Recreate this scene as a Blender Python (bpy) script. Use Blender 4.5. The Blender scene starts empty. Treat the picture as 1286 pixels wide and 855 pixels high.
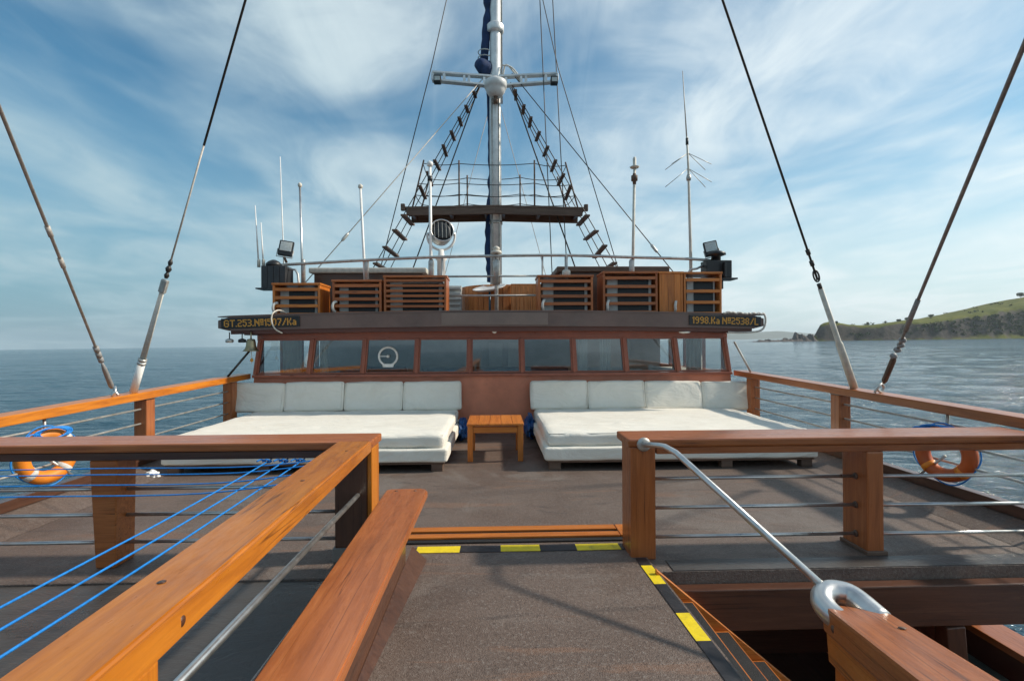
import bpy, bmesh, math, random
from mathutils import Vector, Matrix, noise
random.seed(7)
R = math.radians
V = Vector
SC = bpy.context.scene
COL = SC.collection

# ------------------------------------------------------------------ camera, sky, sun, exposure
cam = bpy.data.cameras.new('camera'); cam_o = bpy.data.objects.new('camera', cam); COL.objects.link(cam_o)
cam.sensor_width = 36; cam.lens = 18.0; cam.clip_start = 0.05; cam.clip_end = 30000
_yaw, _pit, _rol = R(1.83), R(0.22), R(0.3)
fw = V((math.sin(_yaw)*math.cos(_pit), math.cos(_yaw)*math.cos(_pit), math.sin(_pit)))
r0 = V((math.cos(_yaw), -math.sin(_yaw), 0)); u0 = r0.cross(fw)
rr = r0*math.cos(_rol) - u0*math.sin(_rol); uu = u0*math.cos(_rol) + r0*math.sin(_rol)
cam_o.matrix_world = Matrix(((rr.x, uu.x, -fw.x, 0), (rr.y, uu.y, -fw.y, 0), (rr.z, uu.z, -fw.z, 1.56), (0, 0, 0, 1)))
SC.camera = cam_o

SUN_AZ, SUN_EL = R(85), R(37)          # azimuth from the boat's centre line towards the right hand rail
to_sun = V((math.sin(SUN_AZ)*math.cos(SUN_EL), math.cos(SUN_AZ)*math.cos(SUN_EL), math.sin(SUN_EL)))
world = bpy.data.worlds.new('World'); SC.world = world; world.use_nodes = True
wt = world.node_tree; wt.nodes.clear()
def wn(t, **k):
    n = wt.nodes.new(t)
    for a, b in k.items(): setattr(n, a, b)
    return n
def wmath(op, a, b=None, clamp=False):
    n = wn('ShaderNodeMath', operation=op, use_clamp=clamp)
    for i, v in enumerate((a, b)):
        if v is None: continue
        if isinstance(v, (int, float)): n.inputs[i].default_value = v
        else: wt.links.new(v, n.inputs[i])
    return n.outputs[0]
sky = wn('ShaderNodeTexSky', sky_type='NISHITA', sun_disc=False, sun_elevation=SUN_EL, sun_rotation=SUN_AZ,
         altitude=0, air_density=1.15, dust_density=0.5, ozone_density=2.2)
tc = wn('ShaderNodeTexCoord'); sep = wn('ShaderNodeSeparateXYZ'); wt.links.new(tc.outputs['Generated'], sep.inputs[0])
den = wmath('ADD', wmath('MAXIMUM', sep.outputs[2], 0.0), 0.13)
cx, cy = wmath('DIVIDE', sep.outputs[0], den), wmath('DIVIDE', sep.outputs[1], den)
cmb = wn('ShaderNodeCombineXYZ'); wt.links.new(cx, cmb.inputs[0]); wt.links.new(cy, cmb.inputs[1])
def cloud(loc, rot, scl, scale, detail, rough, dist, lo, hi):
    m = wn('ShaderNodeMapping'); m.inputs[1].default_value = loc; m.inputs[2].default_value = (0, 0, R(rot)); m.inputs[3].default_value = scl
    wt.links.new(cmb.outputs[0], m.inputs[0])
    n = wn('ShaderNodeTexNoise'); wt.links.new(m.outputs[0], n.inputs[0])
    n.inputs['Scale'].default_value = scale; n.inputs['Detail'].default_value = detail
    n.inputs['Roughness'].default_value = rough; n.inputs['Distortion'].default_value = dist
    mr = wn('ShaderNodeMapRange', interpolation_type='SMOOTHSTEP'); wt.links.new(n.outputs[0], mr.inputs[0])
    mr.inputs[1].default_value = lo; mr.inputs[2].default_value = hi
    return mr.outputs[0]
big = cloud((1.2, 7.3, 0), 24, (1, 0.80, 1), 1.05, 4, 0.5, 0.7, 0.32, 0.59)
wisp = cloud((5.1, 2.2, 0), 30, (1.1, 0.85, 1), 1.9, 9, 0.56, 0.9, 0.26, 0.72)
fine = cloud((0.2, 5.0, 0), 42, (2.0, 0.45, 1), 2.2, 10, 0.64, 1.2, 0.40, 0.74)
cov = wmath('ADD', wmath('MULTIPLY', big, wmath('ADD', wmath('MULTIPLY', wisp, 0.62), 0.26)), wmath('MULTIPLY', fine, 0.12), True)
def mrange(v, a, b, c, d):
    n = wn('ShaderNodeMapRange', interpolation_type='SMOOTHSTEP'); wt.links.new(v, n.inputs[0])
    for i, x in enumerate((a, b, c, d)): n.inputs[i+1].default_value = x
    return n.outputs[0]
def cmix(f, a, b):
    n = wn('ShaderNodeMix', data_type='RGBA')
    for nm, v in (('Factor', f), ('A', a), ('B', b)):
        if isinstance(v, tuple): n.inputs[nm].default_value = (*v, 1)
        else: wt.links.new(v, n.inputs[nm])
    return n.outputs['Result']
dts = wn('ShaderNodeVectorMath', operation='DOT_PRODUCT'); wt.links.new(tc.outputs['Generated'], dts.inputs[0]); dts.inputs[1].default_value = to_sun
nearsun = mrange(dts.outputs['Value'], -0.55, 0.85, 0.0, 1.0)      # haze and cloud scatter more light towards the sun
tint = wn('ShaderNodeVectorMath', operation='MULTIPLY'); wt.links.new(sky.outputs[0], tint.inputs[0]); tint.inputs[1].default_value = (0.40, 0.75, 0.80)
haze_c = cmix(nearsun, (1.55, 2.7, 3.5), (5.6, 6.4, 6.6))
cloud_c = cmix(nearsun, (3.1, 4.3, 4.8), (6.6, 7.2, 7.3))
base_c = cmix(mrange(sep.outputs[2], -0.02, 0.42, 0.92, 0.0), tint.outputs[0], haze_c)
fin = wn('ShaderNodeMix', data_type='RGBA'); wt.links.new(wmath('MULTIPLY', cov, 0.92), fin.inputs['Factor']); wt.links.new(base_c, fin.inputs['A']); wt.links.new(cloud_c, fin.inputs['B'])
mixc = fin
bg = wn('ShaderNodeBackground'); wt.links.new(mixc.outputs['Result'], bg.inputs[0]); bg.inputs[1].default_value = 0.105
wt.links.new(bg.outputs[0], wn('ShaderNodeOutputWorld').inputs[0])

sun = bpy.data.lights.new('sun', 'SUN'); sun.energy = 3.3; sun.angle = R(3.0); sun.color = (1.0, 0.90, 0.76)
sun_o = bpy.data.objects.new('sun', sun); COL.objects.link(sun_o)
sun_o.rotation_euler = to_sun.to_track_quat('Z', 'Y').to_euler(); sun_o.location = (20, 6, 25)
SC.view_settings.view_transform = 'Standard'; SC.view_settings.look = 'None'
SC.view_settings.exposure = 0.46; SC.view_settings.gamma = 1.0; SC.view_settings.use_curve_mapping = False

# ------------------------------------------------------------------ materials
class Mat:
    def __init__(s, name):
        s.m = bpy.data.materials.new(name); s.m.use_nodes = True; s.t = s.m.node_tree
        s.b = s.t.nodes['Principled BSDF']; s.out = s.t.nodes['Material Output']
    def n(s, t, **k):
        n = s.t.nodes.new(t)
        for a, b in k.items(): setattr(n, a, b)
        return n
    def l(s, a, b): s.t.links.new(a, b)
    def set(s, **k):
        for a, v in k.items():
            i = s.b.inputs[a.replace('_', ' ')]
            if hasattr(v, 'is_linked'): s.l(v, i)
            else: i.default_value = (*v, 1) if isinstance(v, tuple) and len(v) == 3 else v
    def coord(s, scl=(1, 1, 1), obj=True, rnd=True, rot=(0, 0, 0)):
        tc = s.n('ShaderNodeTexCoord'); m = s.n('ShaderNodeMapping'); m.inputs[3].default_value = scl; m.inputs[2].default_value = rot
        if obj: src = tc.outputs['Object']
        else: src = s.n('ShaderNodeNewGeometry').outputs['Position']
        s.l(src, m.inputs[0])
        if rnd:
            oi = s.n('ShaderNodeObjectInfo'); mu = s.n('ShaderNodeMath', operation='MULTIPLY'); mu.inputs[1].default_value = 37
            s.l(oi.outputs['Random'], mu.inputs[0]); s.l(mu.outputs[0], m.inputs[1])
        return m.outputs[0]
    def noise(s, vec, scale, detail=4, rough=0.55, dist=0.0):
        n = s.n('ShaderNodeTexNoise'); s.l(vec, n.inputs[0])
        for a, v in (('Scale', scale), ('Detail', detail), ('Roughness', rough), ('Distortion', dist)): n.inputs[a].default_value = v
        return n.outputs[0]
    def ramp(s, fac, stops):
        r = s.n('ShaderNodeValToRGB'); s.l(fac, r.inputs[0]); e = r.color_ramp.elements
        while len(e) < len(stops): e.new(0.5)
        for el, (p, c) in zip(e, stops): el.position = p; el.color = (*c, 1) if len(c) == 3 else c
        return r.outputs[0]
    def rng(s, fac, a, b, lo=0, hi=1):
        r = s.n('ShaderNodeMapRange'); s.l(fac, r.inputs[0])
        for i, v in zip((1, 2, 3, 4), (a, b, lo, hi)): r.inputs[i].default_value = v
        return r.outputs[0]
    def mix(s, fac, a, b, mode='MIX'):
        m = s.n('ShaderNodeMix', data_type='RGBA', blend_type=mode)
        for nm, v in (('Factor', fac), ('A', a), ('B', b)):
            i = m.inputs[nm]
            if hasattr(v, 'is_linked'): s.l(v, i)
            else: i.default_value = (*v, 1) if isinstance(v, tuple) and len(v) == 3 else v
        return m.outputs['Result']
    def bump(s, h, strength=0.3, dist=0.01):
        b = s.n('ShaderNodeBump'); b.inputs['Strength'].default_value = strength; b.inputs['Distance'].default_value = dist
        s.l(h, b.inputs['Height']); s.l(b.outputs[0], s.b.inputs['Normal']); return b

def wood(name, dark, mid, lite, rough=0.34, coat=0.35, gs=1.0):
    M = Mat(name)
    v = M.coord((0.9*gs, 11*gs, 11*gs))
    g = M.noise(v, 2.2, 7, 0.62, 0.9)
    v2 = M.coord((3*gs, 70*gs, 70*gs)); f = M.noise(v2, 2.0, 4, 0.6)
    v3 = M.coord((0.55, 2.0, 2.0)); w = M.noise(v3, 1.2, 3, 0.5)
    c = M.ramp(g, [(0.28, dark), (0.5, mid), (0.72, lite)])
    c = M.mix(M.rng(f, 0.35, 0.75, 0.0, 0.45), c, dark)
    c = M.mix(M.rng(w, 0.35, 0.7, 0.0, 0.4), c, lite, 'MIX')
    oi = M.n('ShaderNodeObjectInfo'); hv = M.n('ShaderNodeHueSaturation'); M.l(c, hv.inputs['Color'])
    M.l(M.rng(oi.outputs['Random'], 0, 1, 0.86, 1.14), hv.inputs['Value'])
    ck = M.noise(M.coord((0.22, 15, 15)), 1.4, 2, 0.4, 0.25); sp_ = M.noise(M.coord((0.8, 1, 1)), 1.1, 2)
    cr = M.n('ShaderNodeMath', operation='SUBTRACT'); M.l(ck, cr.inputs[0]); cr.inputs[1].default_value = 0.5; ab = M.n('ShaderNodeMath', operation='ABSOLUTE'); M.l(cr.outputs[0], ab.inputs[0])
    ln = M.n('ShaderNodeMath', operation='MULTIPLY'); M.l(M.rng(ab.outputs[0], 0.0, 0.012, 0.75, 0), ln.inputs[0]); M.l(M.rng(sp_, 0.46, 0.56), ln.inputs[1])
    # weathering and small scuffs
    sc = M.noise(M.coord((5, 16, 16)), 3.0, 6, 0.7)
    c = M.mix(M.rng(sc, 0.62, 0.74, 0, 0.45), hv.outputs[0], tuple(x*0.35 for x in mid)); c = M.mix(ln.outputs[0], c, tuple(x*0.22 for x in dark))
    M.set(Base_Color=c, Coat_Weight=coat, Coat_Roughness=0.22, Specular_IOR_Level=0.4)
    M.set(Roughness=M.rng(sc, 0.3, 0.7, rough-0.08, rough+0.18))
    M.bump(f, 0.18, 0.002)
    return M.m
def plain(name, col, rough=0.5, metal=0.0, var=0.12, bump=0.0, scale=6, coat=0.0, dirt=None):
    M = Mat(name); v = M.coord((1, 1, 1))
    n = M.noise(v, scale, 5, 0.6)
    c = M.mix(M.rng(n, 0.3, 0.7, 0, 1), tuple(x*(1-var) for x in col), tuple(min(1, x*(1+var)) for x in col))
    if dirt:
        d = M.noise(v, scale*0.6, 7, 0.7, 0.5); c = M.mix(M.rng(d, 0.52, 0.75, 0, 0.7), c, dirt)
    M.set(Base_Color=c, Metallic=metal, Coat_Weight=coat); M.set(Roughness=M.rng(n, 0.3, 0.7, max(0.02, rough-0.06), rough+0.08))
    if bump: M.bump(M.noise(v, scale*6, 4, 0.6), bump, 0.004)
    return M.m

MT = {}
MT['amber'] = wood('varnished_amber_wood', (0.28, 0.066, 0.004), (0.53, 0.160, 0.009), (0.68, 0.235, 0.016), coat=0.22)
MT['red'] = wood('varnished_red_wood', (0.19, 0.048, 0.011), (0.36, 0.104, 0.026), (0.47, 0.155, 0.044), rough=0.36)
MT['dark'] = wood('dark_wood_and_shade', (0.050, 0.020, 0.012), (0.085, 0.033, 0.018), (0.13, 0.055, 0.030), rough=0.36)
MT['weath'] = wood('weathered_wood', (0.075, 0.042, 0.028), (0.14, 0.085, 0.058), (0.20, 0.13, 0.095), rough=0.55, coat=0.0)
MT['orange'] = wood('orange_slat_wood', (0.34, 0.085, 0.011), (0.56, 0.165, 0.022), (0.68, 0.23, 0.036), rough=0.42)
MT['slatred'] = wood('brown_slat_wood', (0.24, 0.058, 0.013), (0.42, 0.115, 0.026), (0.52, 0.16, 0.04), rough=0.42)
MT['paint'] = plain('brown_hull_paint', (0.58, 0.205, 0.118), 0.38, var=0.14, scale=3, coat=0.2, dirt=(0.42, 0.145, 0.085))
MT['frame'] = plain('window_frame_paint', (0.32, 0.098, 0.056), 0.32, var=0.16, scale=5, coat=0.3)
MT['fascia'] = plain('faded_fascia_paint', (0.15, 0.095, 0.080), 0.34, var=0.22, scale=2.4, dirt=(0.17, 0.13, 0.115))
MT['fascia2'] = plain('faded_grey_fascia_paint', (0.20, 0.145, 0.122), 0.4, var=0.15, scale=2.4, dirt=(0.15, 0.12, 0.11))
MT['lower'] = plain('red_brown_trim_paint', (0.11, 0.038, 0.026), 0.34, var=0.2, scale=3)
MT['steel'] = plain('stainless_steel', (0.60, 0.595, 0.58), 0.33, 0.9, var=0.16, scale=9)
MT['galv'] = plain('galvanised_steel', (0.50, 0.49, 0.46), 0.45, 0.6, var=0.2, scale=12, dirt=(0.25, 0.17, 0.10))
MT['alu'] = plain('bare_aluminium', (0.78, 0.77, 0.75), 0.42, 0.4, var=0.16, scale=5, dirt=(0.55, 0.52, 0.49))
MT['white'] = plain('white_paint', (0.84, 0.83, 0.80), 0.4, var=0.08, scale=7, dirt=(0.5, 0.44, 0.36))
MT['cream'] = plain('cream_sleeve', (0.62, 0.58, 0.50), 0.5, var=0.14, scale=14, dirt=(0.36, 0.30, 0.22))
MT['black'] = plain('black_plastic', (0.016, 0.016, 0.017), 0.42, var=0.3, scale=9)
MT['dkgrey'] = plain('dark_grey_box', (0.045, 0.046, 0.048), 0.55, var=0.25, scale=8)
MT['grip'] = plain('black_grip_rubber', (0.012, 0.012, 0.013), 0.6, var=0.4, scale=60, bump=0.8)
MT['wire'] = plain('wire_rope', (0.055, 0.050, 0.046), 0.45, 0.5, var=0.3, scale=30)
MT['wireg'] = plain('grey_wire_rope', (0.29, 0.285, 0.28), 0.55, 0.1, var=0.3, scale=30)
MT['wirel'] = plain('pale_wire_rope', (0.50, 0.46, 0.41), 0.55, 0.1, var=0.25, scale=30)
MT['rope'] = plain('grey_hemp_rope', (0.16, 0.125, 0.09), 0.8, var=0.3, scale=60, bump=0.6)
MT['ropew'] = plain('white_rope', (0.62, 0.60, 0.55), 0.75, var=0.2, scale=60, bump=0.6)
MT['blue'] = plain('blue_cord', (0.008, 0.22, 0.66), 0.5, var=0.2, scale=60, bump=0.4)
MT['sail'] = plain('navy_sail_cloth', (0.012, 0.034, 0.105), 0.75, var=0.35, scale=10, bump=0.5)
MT['bluecloth'] = plain('blue_tarpaulin', (0.010, 0.070, 0.22), 0.5, var=0.35, scale=12, bump=0.5)
MT['buoy'] = plain('lifebuoy_orange', (0.50, 0.095, 0.014), 0.5, var=0.16, scale=8, dirt=(0.36, 0.11, 0.04))
MT['buoyl'] = plain('faded_lifebuoy_orange', (0.80, 0.23, 0.012), 0.5, var=0.14, scale=8, dirt=(0.5, 0.2, 0.04))
MT['brass'] = plain('aged_brass', (0.36, 0.29, 0.17), 0.38, 0.9, var=0.2, scale=12)
MT['gold'] = plain('gold_lettering', (0.62, 0.30, 0.045), 0.5, var=0.12, scale=40)
MT['yellow'] = plain('yellow_tape', (0.80, 0.60, 0.012), 0.5, var=0.1, scale=14, dirt=(0.30, 0.23, 0.05))
MT['tapeb'] = plain('black_tape', (0.020, 0.020, 0.024), 0.45, var=0.3, scale=14, dirt=(0.07, 0.06, 0.055))
MT['unit'] = plain('pale_condenser_casing', (0.50, 0.51, 0.49), 0.5, var=0.12, scale=6, dirt=(0.34, 0.30, 0.25))
MT['grille'] = plain('dark_grille', (0.014, 0.018, 0.022), 0.5, var=0.4, scale=30)
MT['interior'] = plain('cabin_lining', (0.50, 0.45, 0.39), 0.6, var=0.2, scale=2)
MT['curtain'] = plain('pale_curtain', (0.70, 0.68, 0.62), 0.85, var=0.2, scale=3)
MT['console'] = plain('blue_console', (0.03, 0.09, 0.14), 0.4, var=0.2, scale=4)
MT['tub'] = wood('cedar_tub_wood', (0.42, 0.14, 0.036), (0.58, 0.21, 0.062), (0.66, 0.28, 0.10), rough=0.5, coat=0.1)
MT['gmargin'] = plain('worn_deck_margin', (0.20, 0.185, 0.17), 0.5, var=0.2, scale=3, dirt=(0.11, 0.09, 0.08))
MT['greendeck'] = plain('pale_green_lower_deck', (0.26, 0.33, 0.30), 0.5, var=0.2, scale=3, dirt=(0.15, 0.14, 0.12))
MT['lens'] = plain('lamp_lens', (0.55, 0.58, 0.55), 0.15, var=0.15, scale=30)
MT['radome'] = plain('white_radome', (0.76, 0.76, 0.74), 0.35, var=0.05, scale=5, dirt=(0.55, 0.50, 0.44))

def fabric():
    M = Mat('white_outdoor_fabric'); v = M.coord((1, 1, 1))
    n = M.noise(v, 2.0, 5, 0.6); f = M.noise(M.coord((1, 1, 1)), 260, 2, 0.5)
    w = M.noise(M.coord((0.7, 2.6, 1.5)), 2.4, 5, 0.55, 1.4)
    c = M.mix(M.rng(n, 0.3, 0.7), (0.78, 0.73, 0.63), (0.85, 0.81, 0.72))
    st = M.noise(v, 1.1, 6, 0.72, 0.4); c = M.mix(M.rng(st, 0.56, 0.78, 0, 0.4), c, (0.58, 0.52, 0.42))
    M.set(Base_Color=c, Roughness=0.85, Sheen_Weight=0.15)
    h = M.n('ShaderNodeMath', operation='MULTIPLY_ADD'); M.l(f, h.inputs[0]); h.inputs[1].default_value = 0.05; M.l(w, h.inputs[2])
    M.bump(h.outputs[0], 0.8, 0.045)
    return M.m
MT['fabric'] = fabric()

def deck_grip():
    M = Mat('brown_anti_slip_deck'); v = M.coord((1, 1, 1), obj=False, rnd=False)
    g = M.noise(v, 52, 4, 0.75); g2 = M.noise(v, 150, 2, 0.6); b = M.noise(v, 0.9, 6, 0.65, 0.6); b2 = M.noise(v, 4.2, 6, 0.7)
    c = M.mix(M.rng(b, 0.3, 0.7), (0.118, 0.080, 0.062), (0.178, 0.132, 0.108))
    c = M.mix(M.rng(b2, 0.52, 0.74, 0, 0.5), c, (0.084, 0.064, 0.056))
    wx = M.noise(M.coord((0.35, 2.6, 1), obj=False, rnd=False, rot=(0, 0, R(62))), 1.7, 6, 0.62, 0.9); c = M.mix(M.rng(wx, 0.575, 0.625, 0, 0.6), c, (0.215, 0.122, 0.080))
    wy = M.noise(M.coord((0.45, 2.2, 1), obj=False, rnd=False, rot=(0, 0, R(-35))), 1.9, 6, 0.62, 1.1); c = M.mix(M.rng(wy, 0.59, 0.64, 0, 0.5), c, (0.07, 0.052, 0.045))
    bl = M.noise(v, 0.7, 7, 0.72, 1.2); c = M.mix(M.rng(bl, 0.53, 0.62, 0, 0.45), c, (0.225, 0.195, 0.172))
    c = M.mix(M.rng(g, 0.54, 0.70, 0, 0.75), c, (0.27, 0.235, 0.21)); c = M.mix(M.rng(g, 0.30, 0.46, 0.75, 0), c, (0.050, 0.036, 0.029))
    M.set(Base_Color=c, Specular_IOR_Level=0.5); M.set(Roughness=M.rng(b2, 0.3, 0.7, 0.36, 0.62))
    h = M.n('ShaderNodeMath', operation='MULTIPLY_ADD'); M.l(g, h.inputs[0]); h.inputs[1].default_value = 1.2; M.l(g2, h.inputs[2])
    M.bump(h.outputs[0], 0.7, 0.008)
    return M.m
MT['deck'] = deck_grip()
def deck_gloss():
    M = Mat('wet_dark_foredeck_paint'); v = M.coord((1, 1, 1), obj=False, rnd=False)
    w = M.noise(M.coord((1.6, 3.4, 1), obj=False, rnd=False, rot=(0, 0, R(-24))), 2.6, 5, 0.6, 1.6); b = M.noise(v, 1.4, 6, 0.65)
    c = M.mix(M.rng(b, 0.3, 0.7), (0.048, 0.044, 0.042), (0.090, 0.080, 0.072))
    M.set(Base_Color=c, Specular_IOR_Level=0.5); M.set(Roughness=M.rng(b, 0.3, 0.7, 0.22, 0.45))
    M.bump(w, 0.4, 0.02)
    return M.m
MT['gloss'] = deck_gloss()
def glass():
    M = Mat('window_glass')
    tr = M.n('ShaderNodeBsdfTransparent'); tr.inputs[0].default_value = (0.82, 0.85, 0.85, 1)
    gl = M.n('ShaderNodeBsdfGlossy'); gl.inputs['Roughness'].default_value = 0.03; gl.inputs[0].default_value = (0.9, 0.95, 1, 1)
    fr = M.n('ShaderNodeFresnel'); fr.inputs[0].default_value = 1.7
    mx = M.n('ShaderNodeMixShader'); ad = M.n('ShaderNodeMath', operation='MULTIPLY_ADD'); M.l(fr.outputs[0], ad.inputs[0])
    ad.inputs[1].default_value = 0.9; ad.inputs[2].default_value = 0.06
    M.l(ad.outputs[0], mx.inputs[0]); M.l(tr.outputs[0], mx.inputs[1]); M.l(gl.outputs[0], mx.inputs[2]); M.l(mx.outputs[0], M.out.inputs[0])
    return M.m
MT['glass'] = glass()
def water():
    M = Mat('sea_water'); 
    a = M.noise(M.coord((0.55, 1.3, 1), obj=False, rnd=False, rot=(0, 0, R(14))), 0.13, 4, 0.55, 0.3)
    b = M.noise(M.coord((0.6, 1.5, 1), obj=False, rnd=False, rot=(0, 0, R(8))), 0.42, 5, 0.6, 0.4)
    c = M.noise(M.coord((0.8, 1.4, 1), obj=False, rnd=False, rot=(0, 0, R(-15))), 1.6, 5, 0.62, 0.4)
    def ma(x, k, y):
        m = M.n('ShaderNodeMath', operation='MULTIPLY_ADD'); M.l(x, m.inputs[0]); m.inputs[1].default_value = k
        if y is None: m.inputs[2].default_value = 0
        else: M.l(y, m.inputs[2])
        return m.outputs[0]
    h = ma(a, 1.6, ma(b, 1.0, ma(c, 0.30, None)))
    p = M.noise(M.coord((1, 2.5, 1), obj=False, rnd=False), 0.006, 4, 0.6, 0.6)
    M.set(Base_Color=M.mix(M.rng(p, 0.3, 0.7), (0.009, 0.050, 0.082), (0.017, 0.068, 0.104)), IOR=1.33)
    M.set(Roughness=M.rng(p, 0.3, 0.7, 0.06, 0.12))
    M.bump(h, 1.0, 0.8)
    return M.m
MT['water'] = water()
def land():
    M = Mat('grassy_headland'); v = M.coord((1, 1, 1), obj=False, rnd=False)
    n1 = M.noise(v, 0.02, 7, 0.65, 0.5); n2 = M.noise(v, 0.09, 6, 0.7); n3 = M.noise(M.coord((1, 1, 0.35), obj=False, rnd=False), 0.06, 8, 0.72)
    gr = M.mix(M.rng(n1, 0.35, 0.65), (0.10, 0.112, 0.020), (0.17, 0.165, 0.038)); gr = M.mix(M.rng(n2, 0.56, 0.72, 0, 0.7), gr, (0.028, 0.040, 0.013))
    rk = M.mix(M.rng(n3, 0.3, 0.7), (0.042, 0.036, 0.033), (0.125, 0.105, 0.09)); rk = M.mix(M.rng(n2, 0.5, 0.7, 0, 0.7), rk, (0.035, 0.035, 0.025))
    ge = M.n('ShaderNodeNewGeometry'); sp = M.n('ShaderNodeSeparateXYZ'); M.l(ge.outputs['Normal'], sp.inputs[0])
    sl = M.n('ShaderNodeMath', operation='MULTIPLY_ADD'); M.l(n2, sl.inputs[0]); sl.inputs[1].default_value = 0.35; M.l(sp.outputs[2], sl.inputs[2])
    c = M.mix(M.rng(sl.outputs[0], 0.86, 1.0), rk, gr)
    M.set(Base_Color=c, Roughness=0.95, Specular_IOR_Level=0.1)
    M.bump(n2, 0.8, 3.0)
    return M.m
MT['land'] = land()
MT['rock'] = plain('dark_shore_rock', (0.11, 0.09, 0.08), 0.9, var=0.4, scale=0.4)
MT['farland'] = plain('far_hill_scrub', (0.10, 0.105, 0.075), 0.95, var=0.3, scale=0.01)
MT['leaf'] = plain('dark_scrub_leaves', (0.048, 0.070, 0.022), 0.8, var=0.5, scale=0.5)
MT['bark'] = plain('bark', (0.08, 0.06, 0.045), 0.9, var=0.3, scale=3)

# ------------------------------------------------------------------ object helpers
WM = {}
def link(o, parent, M):
    COL.objects.link(o); o.matrix_basis = M; WM[o.name] = M.copy()
    if parent is not None:
        o.parent = parent; o.matrix_parent_inverse = WM[parent.name].inverted()
    return o
def tag(o, label=None, cat=None, group=None, kind=None):
    for k, v in (('label', label), ('category', cat), ('group', group), ('kind', kind)):
        if v: o[k] = v
    return o
def thing(name, loc, label, cat, group=None):
    o = bpy.data.objects.new(name, None); o.empty_display_size = 0.1
    return tag(link(o, None, Matrix.Translation(V(loc))), label, cat, group)
def mobj(name, me, mat, parent=None, M=None, smooth=False):
    if isinstance(me, bmesh.types.BMesh):
        bm = me; me = bpy.data.meshes.new(name); bm.to_mesh(me); bm.free()
        me.materials.append(MT[mat])
        if smooth: me.polygons.foreach_set('use_smooth', [True]*len(me.polygons))
    return link(bpy.data.objects.new(name, me), parent, M or Matrix.Identity(4))
def frame(o, x, up=(0, 0, 1)):
    x = V(x).normalized(); up = V(up)
    if abs(x.dot(up.normalized())) > 0.98: up = V((0, 1, 0))
    y = up.cross(x).normalized(); z = x.cross(y)
    return Matrix(((x.x, y.x, z.x, o[0]), (x.y, y.y, z.y, o[1]), (x.z, y.z, z.z, o[2]), (0, 0, 0, 1)))
def axf(p, d):      # local Z along d
    return Matrix.Translation(V(p)) @ V(d).to_track_quat('Z', 'Y').to_matrix().to_4x4()
CACHE = {}
def boxmesh(sx, sy, sz, bev, mat, name):
    key = (round(sx, 4), round(sy, 4), round(sz, 4), round(bev, 4), mat)
    if key in CACHE: return CACHE[key]
    bm = bmesh.new(); bmesh.ops.create_cube(bm, size=1)
    for v in bm.verts: v.co = V((v.co.x*sx, v.co.y*sy, v.co.z*sz))
    b = min(bev, 0.3*min(sx, sy, sz))
    if b > 0: bmesh.ops.bevel(bm, geom=list(bm.edges), offset=b, segments=2 if b > 0.004 else 1, profile=0.6, affect='EDGES')
    me = bpy.data.meshes.new(name); bm.to_mesh(me); bm.free(); me.materials.append(MT[mat]); CACHE[key] = me
    return me
def beam(name, p0, p1, w, h, mat, parent=None, bev=0.006, up=(0, 0, 1)):
    p0, p1 = V(p0), V(p1)
    return mobj(name, boxmesh((p1-p0).length, w, h, bev, mat, name), mat, parent, frame((p0+p1)/2, p1-p0, up))
def block(name, x0, x1, y0, y1, z0, z1, mat, parent=None, bev=0.006, axis=None):
    s = (x1-x0, y1-y0, z1-z0); c = ((x0+x1)/2, (y0+y1)/2, (z0+z1)/2)
    a = axis if axis is not None else max(range(3), key=lambda i: s[i])
    if a == 0: return beam(name, (x0, c[1], c[2]), (x1, c[1], c[2]), s[1], s[2], mat, parent, bev)
    if a == 1: return beam(name, (c[0], y0, c[2]), (c[0], y1, c[2]), s[0], s[2], mat, parent, bev)
    return beam(name, (c[0], c[1], z0), (c[0], c[1], z1), s[0], s[1], mat, parent, bev, up=(0, 1, 0))
def smoothpath(pts, sub=4):
    P = [V(p) for p in pts]; out = []
    if len(P) < 3 or sub < 2: return P
    for i in range(len(P)-1):
        a, b, c, d = P[max(i-1, 0)], P[i], P[i+1], P[min(i+2, len(P)-1)]
        for k in range(sub):
            t = k/sub
            out.append(0.5*((2*b) + (c-a)*t + (2*a-5*b+4*c-d)*t*t + (3*b-a-3*c+d)*t**3))
    return out + [P[-1]]
def tubebm(bm, pts, r, n=8, closed=False, caps=True):
    P = [V(p) for p in pts]; rs = r if isinstance(r, (list, tuple)) else [r]*len(P); rings = []; prev = None
    for i, p in enumerate(P):
        a = P[i-1] if (i > 0 or closed) else p; b = P[(i+1) % len(P)] if (i < len(P)-1 or closed) else p
        t = (b-a).normalized()
        if prev is None:
            u = t.orthogonal().normalized()
        else:
            u = (prev - t*prev.dot(t)); u = u.normalized() if u.length > 1e-6 else t.orthogonal().normalized()
        prev = u; w = t.cross(u)
        rings.append([bm.verts.new(p + (u*math.cos(2*math.pi*k/n) + w*math.sin(2*math.pi*k/n))*rs[i]) for k in range(n)])
    m = len(rings)
    for i in range(m if closed else m-1):
        A, B = rings[i], rings[(i+1) % m]
        for k in range(n): bm.faces.new((A[k], A[(k+1) % n], B[(k+1) % n], B[k]))
    if caps and not closed:
        bm.faces.new(rings[0][::-1]); bm.faces.new(rings[-1])
def tube(name, pts, r, mat, parent=None, n=8, closed=False, sub=1):
    pts = smoothpath(pts, sub) if sub > 1 else [V(p) for p in pts]
    o = pts[0].copy(); bm = bmesh.new(); tubebm(bm, [p-o for p in pts], r, n, closed)
    ob = mobj(name, bm, mat, parent, Matrix.Translation(o), True); return ob
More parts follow.
